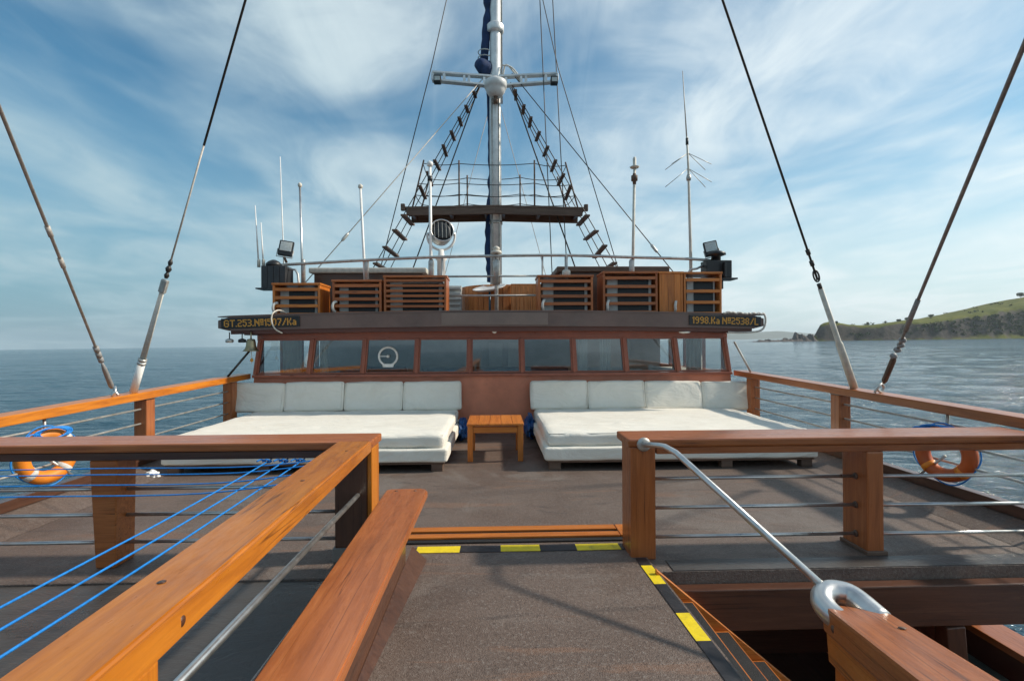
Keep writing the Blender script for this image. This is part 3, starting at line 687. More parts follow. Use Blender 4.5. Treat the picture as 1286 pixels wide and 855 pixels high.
daybed(1, 'wide white daybed on the headland side of the small table')
names = ['beside the table', 'second from the table', 'third from the table', 'at the railing end']
for s, side in ((-1, 'open sea side'), (1, 'headland side')):
    for k in range(4):
        w = 0.955; xc = s*(0.58+w/2+k*(w+0.012)); zz = 0.672+random.uniform(-0.006, 0.006) - (0.012*k if s > 0 else 0.0)
        rot = Matrix.Translation((xc, 8.60+random.uniform(-0.01, 0.01), zz)) @ Matrix.Rotation(R(-13+random.uniform(-1.5, 1.5)), 4, 'X') @ Matrix.Rotation(R(random.uniform(-1.0, 1.0)), 4, 'Y')
        c = mobj('back_cushion', pillow(w, 0.16, 0.475, 0.032, 0.014, 11+k*3+s, 0.010, 12), 'fabric', None, rot, True)
        tag(c, f'white back cushion {names[k]} on the {side} daybed', 'cushion', 'white back cushions')
        hw, hh = w/2-0.025, 0.475/2-0.025
        tube('piping', [rot @ V(p) for p in ((-hw, -0.082, -hh), (hw, -0.082, -hh), (hw, -0.082, hh), (-hw, -0.082, hh))], 0.0045, 'fabric', c, 6, closed=True)
for x, z, lab in ((-0.545, 0.33, 'crumpled blue tarpaulin at the inner end of the open sea side daybed'), (0.545, 0.36, 'crumpled blue tarpaulin at the inner end of the headland side daybed')):
    bm = bmesh.new(); bmesh.ops.create_icosphere(bm, subdivisions=3, radius=1)
    for v in bm.verts:
        n = noise.fractal(v.co*2.3+V((x*9, 1, 2)), 0.8, 2, 4); v.co = V((v.co.x*0.085, v.co.y*0.30, v.co.z*(z*0.5)))*(1+0.42*n)
    tag(mobj('tarpaulin', bm, 'bluecloth', None, T(x, 8.30, z*0.52)), lab, 'tarpaulin')
o = thing('side_table', (0, 7.1, 0), 'small square orange wooden table between the two daybeds', 'table')
tx0, tx1, ty0, ty1 = -0.385, 0.365, 6.70, 7.50
nb = 5; bw = (tx1-tx0)/nb
for k in range(nb): block('top_plank', tx0+k*bw+0.002, tx0+(k+1)*bw-0.002, ty0, ty1, 0.472, 0.50, 'orange', o, 0.004)
for x in (tx0+0.01, tx1-0.08):
    for y in (ty0+0.02, ty1-0.09): block('leg', x, x+0.07, y, y+0.07, 0.0005, 0.4715, 'orange', o, 0.005)
for y in (ty0+0.03, ty1-0.07): block('apron', tx0+0.082, tx1-0.082, y, y+0.03, 0.375, 0.455, 'orange', o, 0.004)
for x in (tx0+0.02, tx1-0.05): block('apron', x, x+0.03, ty0+0.092, ty1-0.092, 0.375, 0.455, 'orange', o, 0.004)

# ------------------------------------------------------------------ wheelhouse
wh = thing('wheelhouse', (0, 10, 0), 'brown wooden wheelhouse with a row of nine windows and deep visor', 'wheelhouse')
prism('lower_wall', [(-4.15, 0.0), (4.15, 0.0), (4.09, 0.985), (-4.09, 0.985)], 0.12, 'paint', wh, T(0, 8.80, 0.001))
block('sill', -4.10, 4.10, 8.74, 8.92, 0.986, 1.035, 'frame', wh, 0.008)
block('header', -3.96, 3.96, 8.775, 8.92, 1.640, 1.80, 'frame', wh, 0.004)
def mull(xb, w): 
    xt = xb*0.978
    beam('mullion', (xb, 8.835, 1.036), (xt, 8.835, 1.639), 0.13, w, 'frame', wh, 0.006, up=(1, 0, 0))
edges = [(i-4.5)*0.905 for i in range(10)]
for i, x in enumerate(edges): mull(x, 0.052)
for i in range(9):
    xa, xb = edges[i]+0.027, edges[i+1]-0.027; ka, kb = xa*0.979, xb*0.979
    wdw = thing('window', ((xa+xb)/2, 8.83, 1.03), None, None); wdw.parent = wh; wdw.matrix_parent_inverse = WM[wh.name].inverted()
    z0, z1 = 1.040, 1.637; f = 0.026
    def ring(bm, y0, y1):
        o_ = [(xa, z0), (xb, z0), (kb, z1), (ka, z1)]; i_ = [(xa+f, z0+f), (xb-f, z0+f), (kb-f, z1-f), (ka+f, z1-f)]
        O = [[bm.verts.new((x, y, z)) for x, z in o_] for y in (y0, y1)]; I = [[bm.verts.new((x, y, z)) for x, z in i_] for y in (y0, y1)]
        for k in range(4):
            j = (k+1) % 4
            bm.faces.new((O[0][k], O[0][j], I[0][j], I[0][k])); bm.faces.new((O[1][k], I[1][k], I[1][j], O[1][j]))
            bm.faces.new((I[0][k], I[0][j], I[1][j], I[1][k])); bm.faces.new((O[0][k], O[1][k], O[1][j], O[0][j]))
        bmesh.ops.recalc_face_normals(bm, faces=list(bm.faces))
    bm = bmesh.new(); ring(bm, 8.797, 8.845); mobj('frame', bm, 'frame', wdw)
    bm = bmesh.new(); e = 0.006
    q = [(xa+f-e, z0+f-e), (xb-f+e, z0+f-e), (kb-f+e, z1-f+e), (ka+f-e, z1-f+e)]
    tl = random.uniform(-0.006, 0.006)
    a = [bm.verts.new((x, 8.822+(tl if z > 1.3 else 0), z)) for x, z in q]; bm.faces.new(a); b_ = [bm.verts.new((x, 8.828+(tl if z > 1.3 else 0), z)) for x, z in q]; bm.faces.new(b_[::-1])
    mobj('pane', bm, 'glass', wdw)
for s in (-1, 1):
    xa, xb = (4.0, 4.09) if s > 0 else (-4.09, -4.0)
    block('side_wall', xa, xb, 8.925, 15.4, 0.002, 1.03, 'paint', wh, 0.0); block('side_wall_top', xa, xb, 8.925, 15.4, 1.62, 1.76, 'paint', wh, 0.0)
    for k in range(8): block('side_post', xa+0.005, xb-0.005, 8.925+k*0.92, 8.995+k*0.92, 1.031, 1.619, 'frame', wh, 0.0)
block('back_wall', -3.99, 3.99, 15.3, 15.4, 0.002, 1.75, 'paint', wh, 0.0)
# cabin behind the windows
block('cabin_floor', -3.95, 3.95, 8.95, 12.2, 0.30, 0.34, 'interior', wh, 0)
block('cabin_back', -3.95, 3.95, 12.2, 12.26, 0.34, 1.79, 'interior', wh, 0)
block('console', -1.3, 1.3, 9.15, 9.75, 0.34, 1.10, 'console', wh, 0.02)
block('chart_locker', -3.7, -1.7, 9.2, 9.9, 0.34, 1.12, 'console', wh, 0.02)
block('berth', 1.8, 3.8, 9.3, 10.4, 0.34, 1.05, 'curtain', wh, 0.03)
for x, w in ((-3.55, 0.32), (-3.0, 0.14), (-2.3, 0.10), (1.55, 0.16), (1.95, 0.2), (2.3, 0.16), (3.2, 0.10), (3.55, 0.30)):
    bm = bmesh.new(); n = 14; a = []
    for k in range(n+1): a.append([bm.verts.new((x-w/2+w*k/n, 9.05+0.018*math.sin(k*1.9), z)) for z in (0.9, 1.70)])
    for A_, B_ in zip(a, a[1:]): bm.faces.new((A_[0], B_[0], B_[1], A_[1]))
    mobj('curtain', bm, 'curtain', wh, None, True)
for x in (-0.5, 0.0, 0.45): block('cabin_panel', x-0.16, x+0.16, 12.14, 12.196, 0.9, 1.55, 'curtain', wh, 0.01)
# revolving clear view screen in the third window
cv = V((-1.835, 8.80, 1.335))
cvs = thing('clear_view_screen', cv, None, None); cvs.parent = wh; cvs.matrix_parent_inverse = WM[wh.name].inverted()
tube('ring', [cv+V((math.cos(a)*0.155, 0, math.sin(a)*0.155)) for a in [k*math.pi/16 for k in range(32)]], 0.019, 'white', cvs, 8, closed=True)
lathe('hub', [(0.026, 0), (0.026, 0.03)], 'white', cvs, frame(cv, (1, 0, 0), (0, -1, 0)), 14)
block('spoke', cv.x-0.15, cv.x, 8.795, 8.805, cv.z-0.007, cv.z+0.007, 'white', cvs, 0)
prism('bracket', [(-0.085, -0.185), (0.085, -0.185), (0.10, -0.13), (-0.10, -0.13)], 0.03, 'white', cvs, T(cv.x, 8.785, cv.z))
# visor
camz = lambda x: 2.052-0.0034*x*x
front = lambda x: 8.18+0.010*x*x
XS = [-4.46+i*(8.92/48) for i in range(49)]
def strip(name, zt, zb, y0, y1, mat, par, xs=XS, endr=0.0):
    bm = bmesh.new(); rows = []
    for x in xs:
        e = 1.0
        if endr and (x-xs[0] < endr or xs[-1]-x < endr):
            d_ = min(x-xs[0], xs[-1]-x)/endr; e = 0.55+0.45*math.sqrt(max(0, 1-(1-d_)**2))
        zm = (zt(x)+zb(x))/2; h_ = (zt(x)-zb(x))/2*e
        rows.append([bm.verts.new((x, front(x)+y, z)) for y, z in ((y0, zm-h_), (y0, zm+h_), (y1, zm+h_), (y1, zm-h_))])
    for A_, B_ in zip(rows, rows[1:]):
        for j in range(4): bm.faces.new((A_[j], B_[j], B_[(j+1) % 4], A_[(j+1) % 4]))
    bm.faces.new(rows[0][::-1]); bm.faces.new(rows[-1]); bmesh.ops.recalc_face_normals(bm, faces=list(bm.faces))
    return mobj(name, bm, mat, par)
strip('fascia', lambda x: camz(x), lambda x: camz(x)-0.235+0.003*abs(x), 0.0, 0.07, 'fascia', wh, endr=0.16)
strip('fascia_lower_trim', lambda x: camz(x)-0.230+0.003*abs(x), lambda x: camz(x)-0.315+0.009*abs(x), 0.045, 0.11, 'lower', wh, XS[1:-1])
strip('fascia_patch', lambda x: camz(x)-0.012, lambda x: camz(x)-0.21, -0.010, -0.001, 'fascia2', wh, [-0.86+i*0.17 for i in range(11)])
strip('fascia_cap', lambda x: camz(x)+0.022, lambda x: camz(x)+0.001, -0.012, 0.16, 'fascia', wh, endr=0.1)
strip('soffit', lambda x: camz(x)-0.27, lambda x: camz(x)-0.295, 0.115, 0.66, 'lower', wh, XS[2:-2])
bm = bmesh.new(); rows = []
for x in XS[1:-1]: rows.append([bm.verts.new((x, y, camz(x)+dz)) for y, dz in ((front(x)+0.08, 0.0), (front(x)+0.08, -0.05), (16, -0.05), (16, 0.0))])
for A_, B_ in zip(rows, rows[1:]):
    for j in range(4): bm.faces.new((A_[j], A_[(j+1) % 4], B_[(j+1) % 4], B_[j]))
bm.faces.new(rows[0]); bm.faces.new(rows[-1][::-1]); bmesh.ops.recalc_face_normals(bm, faces=list(bm.faces))
mobj('roof', bm, 'fascia2', wh)
GLY = {'G': '01110 10001 10000 10111 10001 10001 01110', 'T': '11111 00100 00100 00100 00100 00100 00100', '.': '0 0 0 0 0 0 1', '2': '1110 0001 0001 0110 1000 1000 1111',
       '5': '1111 1000 1110 0001 0001 1001 0110', '3': '1110 0001 0001 0110 0001 0001 1110', 'N': '10001 11001 11101 10111 10011 10001 10001', 'o': '111 101 101 111 000 111 000',
       '1': '01 11 01 01 01 01 01', '0': '0110 1001 1001 1001 1001 1001 0110', '7': '1111 0001 0001 0010 0010 0100 0100', '/': '0001 0001 0010 0010 0100 0100 1000', 'K': '1001 1001 1010 1100 1010 1001 1001',
       'a': '0000 0000 0110 0001 0111 1001 0111', '9': '0110 1001 1001 0111 0001 0001 0110', '8': '0110 1001 1001 0110 1001 1001 0110', 'L': '1000 1000 1000 1000 1000 1000 1111', ' ': '0 0 0 0 0 0 0'}
def textmesh(body, W, Hh):          # chunky sign-writer's letters built from strokes
    cells = []; x = 0
    for ch in body:
        rows = GLY[ch].split()
        for r_, row in enumerate(rows):
            for c_, b_ in enumerate(row):
                if b_ == '1': cells.append((x+c_, r_))
        x += len(rows[0])+1
    x -= 1; px, pz = W/x, Hh/7; bm = bmesh.new(); have = set(cells)
    for c_, r_ in cells:
        x0 = -W/2+c_*px-0.08*px; x1 = x0+1.16*px; z1 = Hh/2-r_*pz+0.06*pz; z0 = z1-1.12*pz
        a_ = [bm.verts.new(p) for p in ((x0, -0.002, z0), (x1, -0.002, z0), (x1, -0.002, z1), (x0, -0.002, z1))]
        bm.faces.new(a_)
        for k in range(4):
            p, q = a_[k].co, a_[(k+1) % 4].co
            bm.faces.new([bm.verts.new(v) for v in ((p.x, p.y, p.z), (p.x, 0.001, p.z), (q.x, 0.001, q.z), (q.x, q.y, q.z))])
    return bm
for x0, x1, body, lab in ((-4.40, -3.12, 'GT.253.No1507/Ka', 'black name board with gold tonnage number'), (3.16, 4.40, '1998.Ka No2538/L', 'black name board with gold year and number')):
    xc = (x0+x1)/2; dz = camz(x1)-camz(x0); dy = front(x1)-front(x0)
    bx = V((x1-x0, dy, dz)).normalized(); M = frame((xc, front(xc)-0.010, camz(xc)-0.105), bx)
    nb_ = tag(mobj('name_board', boxmesh(x1-x0, 0.02, 0.165, 0.004, 'black', 'name_board'), 'black', wh, M), lab)
    mobj('lettering', textmesh(body, x1-x0-0.10, 0.112), 'gold', nb_, M @ T(0, -0.011, 0))
def hung(name, loc, lab, cat): return thing(name, loc, lab, cat)
# hose, rope light garland, bell and lamps on the visor
t = tube('white_hose', [(-3.42, 8.52, 2.06), (-3.50, 8.40, 2.10), (-3.545, 8.28, 2.05), (-3.565, 8.265, 1.96), (-3.55, 8.268, 1.87), (-3.50, 8.275, 1.785), (-3.42, 8.33, 1.73)], 0.012, 'cream', None, 8, sub=5); tag(t, 'white hose looped over the visor edge across the name board', 'hose')
pts = []
for k in range(26):
    a = k/25; x = 3.75+0.70*a; pts.append((x, front(x)-0.02+random.uniform(-.008, .008), camz(x)+0.03+random.uniform(-.012, .012)))
pts += [(4.475, front(4.4)-0.02, 1.95), (4.47, front(4.4)-0.02, 1.84), (4.42, front(4.4)-0.02, 1.752), (4.30, front(4.3)-0.01, 1.715), (4.0, front(4)+0.01, 1.70), (3.85, front(3.9)+0.03, 1.715)]
t = tube('rope_light', pts, 0.016, 'wirel', None, 6, sub=3); tag(t, 'grey rope light wrapped round the visor end by the year board', 'rope light')
bx = (-3.93, 8.36)
o = thing('ship_bell', (bx[0], bx[1], 1.40), 'small brass ship bell hanging under the visor corner', 'bell')
lathe('bell_body', [(0.02, 0.20), (0.055, 0.195), (0.07, 0.15), (0.075, 0.09), (0.09, 0.04), (0.12, 0.01), (0.125, 0.0), (0.11, 0.0)][::-1], 'brass', o, T(bx[0], bx[1], 1.44), 20)
tube('hanger', [(bx[0], bx[1], 1.63), (bx[0], bx[1], 1.76)], 0.012, 'brass', o, 8)
tube('clapper_cord', [(bx[0], bx[1], 1.44), (bx[0]+0.01, bx[1], 1.34), (bx[0]+0.005, bx[1], 1.24)], 0.006, 'ropew', o, 6)
lathe('clapper_knob', [(0.008, -0.03), (0.024, -0.02), (0.026, 0.0), (0.01, 0.03)], 'gold', o, T(bx[0]+0.01, bx[1], 1.30), 12)
for x, lab in ((-4.27, 'small visor lamp at the outer corner beside the tonnage board'), (-4.07, 'small dark visor lamp next to the bell')):
    o = thing('visor_lamp', (x, 8.36, 1.60), lab, 'lamp')
    lathe('lamp_body', [(0.05, -0.02), (0.062, 0.0), (0.055, 0.03), (0.02, 0.045)], 'galv' if x < -4.2 else 'black', o, T(x, 8.36, 1.60), 14)
    tube('stem', [(x, 8.36, 1.64), (x, 8.36, 1.745)], 0.009, 'black', o, 6)
o = thing('visor_lamp', (-0.02, 8.42, 1.74), 'tiny white dome lamp under the middle of the visor', 'lamp'); lathe('lamp_body', [(0.012, -0.045), (0.03, -0.035), (0.04, -0.012), (0.045, 0.0)], 'white', o, T(-0.02, 8.42, 1.755), 14)
o = thing('visor_lamp', (3.1, 8.42, 1.72), 'flat white dome lamp under the visor near the year board', 'lamp'); lathe('lamp_body', [(0.03, -0.03), (0.08, -0.02), (0.10, 0.0)], 'white', o, T(3.14, 8.42, 1.725), 16)

# ------------------------------------------------------------------ louvred boxes on the wheelhouse roof
def louver_box(x0, x1, z1, n, mat, lab, y0=8.50, dep=0.52, hose=None, panel=False, solidside=True):
    xc = (x0+x1)/2; z0 = camz(xc)+0.012
    o = thing('louvred_box', (xc, y0+dep/2, z0), lab, 'locker', 'wooden boxes on the wheelhouse roof')
    th = 0.035
    block('top_board', x0-0.012, x1+0.012, y0-0.012, y0+dep, z1-th, z1, mat, o, 0.005)
    block('side_board', x0, x0+th, y0, y0+dep-0.01, z0-0.03, z1-th-0.001, mat, o, 0.004, axis=2)
    block('side_board', x1-th, x1, y0, y0+dep-0.01, z0-0.03, z1-th-0.001, mat, o, 0.004, axis=2)
    block('bottom_board', x0+th+0.001, x1-th-0.001, y0+0.002, y0+0.03, z0, z0+0.035, mat, o, 0.004)
    if panel:
        nb = 3; w = (x1-x0-2*th-0.004)/nb
        for k in range(nb): block('panel_board', x0+th+0.002+k*w, x0+th+(k+1)*w, y0+0.004, y0+0.024, z0+0.036, z1-th-0.002, mat, o, 0.002)
    else:
        step = (z1-z0-th-0.04)/(n+0.35)
        for k in range(n):
            z = z0+0.035+step*(k+0.85)
            beam('slat', (x0+th+0.001, y0+0.014, z), (x1-th-0.001, y0+0.014, z), 0.028, 0.052 if n < 5 else 0.042, mat, o, 0.003)
        u = block('condenser_unit', x0+th+0.05, x1-th-0.04, y0+0.10, y0+dep-0.04, z0, z1-0.09, 'unit', o, 0.01)
        w = x1-x0-2*th-0.09
        block('grille', x0+th+0.05+w*0.24, x0+th+0.05+w*0.93, y0+0.092, y0+0.0995, z0+0.03, z1-0.12, 'grille', u, 0.004)
    if hose is not None:
        tube('hose', [(hose, y0+0.03, z0+0.03), (hose-0.012, y0-0.035, z0+0.06), (hose-0.02, y0-0.05, z0+0.12), (hose-0.005, y0-0.03, z0+0.18), (hose+0.02, y0+0.03, z0+0.20)], 0.022, 'ropew', o, 8, sub=4)
louver_box(-3.65, -2.88, 2.555, 3, 'orange', 'bright orange slatted box at the outer end above the tonnage board', hose=-3.60)
louver_box(-2.68, -1.88, 2.605, 4, 'slatred', 'brown slatted box between the bright orange box and the wide one', hose=-2.64)
louver_box(-1.84, -0.81, 2.675, 6, 'slatred', 'wide brown box with six slats beside the searchlight')
louver_box(0.71, 1.63, 2.68, 4, 'slatred', 'brown slatted box beside the wooden tub', hose=0.80)
louver_box(1.80, 2.72, 2.74, 4, 'slatred', 'tall red brown slatted box with white hose under the lamp pole', hose=1.88)
louver_box(2.752, 3.150, 2.735, 0, 'orange', 'plain wooden cupboard with round hose opening between slatted boxes', hose=3.02, panel=True)
louver_box(3.165, 3.81, 2.73, 3, 'orange', 'orange three slat box at the outer end above the year board')
# low deck lockers behind
o = thing('roof_hatch', (-2.4, 10.3, 2.03), 'low brown hatch with pale rounded lid behind the slatted boxes', 'hatch')
block('body', -3.38, -1.36, 9.66, 10.9, 2.03, 2.86, 'dark', o, 0.01); block('lid', -3.46, -1.28, 9.58, 11.0, 2.862, 2.965, 'cream', o, 0.045)
o = thing('roof_hatch', (2.2, 10.3, 2.03), 'low dark brown hatch behind the tall slatted boxes', 'hatch')
block('body', 1.24, 3.22, 9.66, 10.9, 2.03, 2.88, 'dark', o, 0.01); block('lid', 1.16, 3.30, 9.58, 11.0, 2.882, 2.985, 'weath', o, 0.02)
# tub, vent, dish
o = thing('wooden_tub', (0.1, 10.9, 2.05), 'round orange cedar tub behind the roof pipes', 'tub')
nst = 40; Rr = 0.80
bm = bmesh.new()
sm = boxmesh(0.66, 2*math.pi*Rr/nst-0.006, 0.035, 0.004, 'tub', 'stave')
for k in range(nst):
    a = 2*math.pi*k/nst
    if math.sin(a) > 0.45: continue
    p = V((0.08+Rr*math.cos(a), 10.95+Rr*math.sin(a), 2.38)); n_ = V((math.cos(a), math.sin(a), 0))
    mobj('stave', sm, 'tub', o, frame(p, (0, 0, 1), n_) if False else Matrix(((0, -n_.y, n_.x, p.x), (0, n_.x, n_.y, p.y), (1, 0, 0, p.z), (0, 0, 0, 1))))
lathe('liner', [(Rr-0.02, 2.05), (Rr-0.02, 2.66), (Rr-0.14, 2.66), (Rr-0.14, 2.30), (0.01, 2.30)], 'dark', o, T(0.08, 10.95, 0), 40)
for k in range(7): block('step_board', 0.30+k*0.083, 0.30+(k+1)*0.083-0.005, 9.85+0.004*(k % 2), 9.88+0.004*(k % 2), 2.05, 2.66, 'tub', o, 0.003, axis=2)
block('step_top', 0.30, 0.88, 9.86, 10.16, 2.662, 2.69, 'tub', o, 0.006)
o = thing('vent_stack', (-0.82, 10.3, 2.05), 'small pale grey louvred vent beside the tub', 'vent')
block('back', -0.98, -0.68, 10.28, 10.50, 2.05, 2.70, 'unit', o, 0.004)
for k in range(6): block('slat', -0.97, -0.69, 10.22, 10.275, 2.10+k*0.105, 2.14+k*0.105, 'unit', o, 0.004)
o = thing('satellite_dish', (-0.11, 9.9, 2.05), 'tilted pale grey dish on a thin post before the tub', 'dish')
Md = T(-0.11, 9.9, 2.585) @ Matrix.Rotation(R(-9), 4, 'Y') @ Matrix.Rotation(R(14), 4, 'X')
lathe('reflector', [(0.03, -0.035), (0.17, -0.02), (0.28, 0.012), (0.33, 0.045), (0.325, 0.048), (0.27, 0.022), (0.16, -0.006), (0.02, -0.018)], 'alu', o, Md, 32)
tube('post', [(-0.11, 9.9, 2.05), (-0.11, 9.9, 2.56)], 0.022, 'console', o, 10); lathe('foot', [(0.13, 0), (0.13, 0.02), (0.03, 0.07)], 'console', o, T(-0.11, 9.9, 2.045), 16)

# ------------------------------------------------------------------ pipe railing, poles, aerials, lamps on the roof
o = thing('roof_pipe_railing', (0, 9.2, 2.05), 'long galvanised pipe railing running across the wheelhouse roof', 'railing')
tube('top_pipe', [(-3.80, 9.2, 2.95), (-3.45, 9.2, 2.975), (-2.3, 9.2, 3.04), (-1.16, 9.2, 3.09), (0.02, 9.2, 3.115), (1.28, 9.2, 3.125), (2.5, 9.2, 3.09), (3.55, 9.2, 3.06), (4.0, 9.2, 3.02)], 0.027, 'galv', o, 10, sub=4)
tube('lower_pipe', [(-0.95, 9.2, 2.745), (0.85, 9.2, 2.755)], 0.018, 'galv', o, 8); tube('lower_pipe', [(-0.95, 9.2, 2.40), (0.85, 9.2, 2.405)], 0.018, 'galv', o, 8)
for x, zt in ((-0.95, 3.09), (1.28, 3.12), (0.85, 3.11)): tube('post', [(x, 9.2, 2.04), (x, 9.2, zt)], 0.03 if x > 1 else 0.018, 'galv', o, 10)
lathe('post_socket', [(0.075, 0), (0.075, 0.12), (0.055, 0.14)], 'cream', o, T(1.28, 9.2, 2.72), 14)
for s in (-1, 1): tube('return_pipe', [(s*3.85, 9.2, 2.97), (s*3.60, 9.05, 2.86), (s*3.42, 8.98, 2.76), (s*3.38, 8.97, 2.04)], 0.020, 'galv', o, 8, sub=3)
def pole(x, xt, zt, r, lab, cap=True, mat='white', y=9.235, base=2.04):
    o = thing('roof_pole', (x, y, base), lab, 'pole', 'poles along the roof railing')
    tube('tube', [(x, y, base), (xt, y, zt)], [r*1.15, r], mat, o, 10)
    lathe('socket', [(r*2.0, 0), (r*2.0, 0.42), (r*1.3, 0.46)], 'galv', o, T(x, y, 2.60), 12)
    if cap: lathe('cap', [(r*0.8, 0), (r*1.9, 0.02), (r*1.9, 0.06), (r*0.7, 0.085)], 'cream', o, T(xt, y, zt-0.01), 12)
    return o
pole(-3.42, -3.475, 4.35, 0.019, 'thin steel pole beside the floodlight over the orange box', mat='steel')
pole(-2.30, -2.405, 4.33, 0.022, 'pale pole over the box next to the bright orange one')
p_ = pole(-1.15, -1.165, 4.72, 0.026, 'white pole with round ball top before the crow nest platform', cap=False)
lathe('ball', [(0.02, -0.05), (0.05, -0.035), (0.06, 0.0), (0.05, 0.035), (0.015, 0.055)], 'white', p_, T(-1.165, 9.235, 4.77), 14); lathe('clamp', [(0.045, 0), (0.045, 0.09)], 'black', p_, T(-1.165, 9.235, 4.46), 10)
p_ = pole(0.02, 0.02, 3.22, 0.032, 'short thick capped post in front of the mast', mat='galv'); lathe('collar', [(0.09, 0), (0.10, 0.02), (0.09, 0.05)], 'cream', p_, T(0.02, 9.235, 3.16), 14)
p_ = pole(2.48, 2.545, 4.72, 0.025, 'pole topped by a stacked signal lamp over the tall slatted box', cap=False, mat='cream')
lathe('signal_lamp', [(0.03, 0), (0.035, 0.06), (0.06, 0.07), (0.06, 0.16), (0.03, 0.17), (0.03, 0.20)], 'weath', p_, T(2.54, 9.235, 4.42), 12); lathe('signal_lamp_top', [(0.07, 0), (0.09, 0.02), (0.03, 0.05), (0.032, 0.17), (0.02, 0.20)], 'cream', p_, T(2.545, 9.235, 4.72), 12)
o = thing('whip_aerial', (3.58, 9.235, 2.04), 'tall whip aerial with two sets of drooping spokes', 'aerial')
tube('mast_tube', [(3.58, 9.235, 2.04), (3.565, 9.235, 3.3), (3.535, 9.235, 4.75), (3.51, 9.235, 5.3)], [0.036, 0.027, 0.02, 0.017], 'cream', o, 10)
tube('whip', [(3.51, 9.235, 5.25), (3.44, 9.235, 6.5)], [0.014, 0.007], 'wirel', o, 8); lathe('coil', [(0.026, 0), (0.026, 0.12)], 'black', o, T(3.515, 9.235, 5.15), 10)
lathe('bracket', [(0.04, 0), (0.045, 0.05), (0.035, 0.1)], 'galv', o, T(3.54, 9.235, 4.50), 10)
for zc_, dz in ((5.0, 0.26), (4.72, 0.30)):
    for a in (20, 160, 205, 335): tube('spoke', [(3.53, 9.235, zc_), (3.53+0.40*math.cos(R(a)), 9.235+0.40*math.sin(R(a)), zc_-dz)], 0.006, 'galv', o, 6)
for x, xt, zt, z0_, lab in ((-4.14, -4.20, 3.98, 2.9, 'short white rod aerial outermost on the dark lamp box'), (-4.06, -4.10, 3.68, 2.9, 'shortest grey rod aerial on the dark lamp box'), (-3.84, -3.93, 4.98, 2.04, 'tall slim white rod aerial behind the floodlight')):
    o = thing('rod_aerial', (x, 9.5, z0_), lab, 'aerial', 'rod aerials over the tonnage board'); tube('rod', [(x, 9.5 if zt > 4.5 else 9.1, z0_), (xt, 9.5 if zt > 4.5 else 9.1, zt)], [0.016, 0.008], 'white', o, 8)
    lathe('ferrule', [(0.028, 0), (0.028, 0.12), (0.018, 0.14)], 'cream', o, T(x, 9.5 if zt > 4.5 else 9.1, z0_), 10)
def floodlight(x, yaw, lab):
    z = 3.02; o = thing('floodlight', (x, 9.2, z), lab, 'floodlight')
    M = T(x, 9.18, z+0.22) @ Matrix.Rotation(R(yaw), 4, 'Z') @ Matrix.Rotation(R(8 if x < 0 else -10), 4, 'Y') @ Matrix.Rotation(R(-12), 4, 'X')
    h = mobj('housing', boxmesh(0.24, 0.07, 0.28, 0.02, 'black', 'housing'), 'black', o, M)
    mobj('lens', boxmesh(0.19, 0.012, 0.17, 0.006, 'lens', 'lens'), 'lens', h, M @ T(0, -0.036, 0.028))
    tube('bracket', [M @ V((-0.13, 0.0, -0.02)), M @ V((-0.13, -0.02, -0.17)), M @ V((0.13, -0.02, -0.17)), M @ V((0.13, 0, -0.02))], 0.010, 'galv', o, 6)
    tube('stem', [(x, 9.2, z-0.02), M @ V((0, -0.02, -0.17))], 0.022, 'weath', o, 8)
floodlight(-3.70, 12, 'black floodlight above the orange slatted box'); floodlight(3.92, -14, 'black floodlight above the black lamp box at the year board end')
o = thing('lamp_box', (-3.77, 9.1, 2.1), 'dark grey boarded navigation lamp box beside the orange slatted box', 'lamp box')
for k in range(4): block('board', -4.02+k*0.105, -4.02+(k+1)*0.105-0.006, 8.92, 8.945, 2.52, 2.90, 'dkgrey', o, 0.003)
block('body', -4.02, -3.60, 8.948, 9.25, 2.55, 2.90, 'dkgrey', o, 0.01); block('shelf', -4.10, -3.78, 8.88, 9.2, 2.495, 2.518, 'black', o, 0.003); tube('support', [(-3.80, 9.12, 2.03), (-3.80, 9.12, 2.55)], 0.03, 'black', o, 8)
lathe('lamp', [(0.13, 0), (0.13, 0.05), (0.09, 0.09), (0.03, 0.12)], 'black', o, T(-3.86, 9.05, 2.90), 14)
o = thing('lamp_box', (4.0, 9.1, 2.1), 'black navigation lamp box with domed lamp overhanging the roof end', 'lamp box')
block('body', 3.74, 4.20, 8.95, 9.22, 2.69, 3.0, 'black', o, 0.015); block('side_screen', 4.02, 4.05, 8.85, 8.948, 2.69, 2.95, 'black', o, 0.004, axis=2); block('shelf', 3.95, 4.28, 8.90, 9.2, 2.655, 2.683, 'black', o, 0.003)
block('under_box', 3.80, 4.06, 8.98, 9.2, 2.49, 2.654, 'black', o, 0.02); tube('support', [(3.86, 9.1, 2.03), (3.86, 9.1, 2.50)], 0.03, 'black', o, 8)
lathe('lamp', [(0.07, 0), (0.07, 0.08), (0.16, 0.11), (0.15, 0.15), (0.05, 0.19)], 'black', o, T(3.98, 9.08, 3.0), 16)
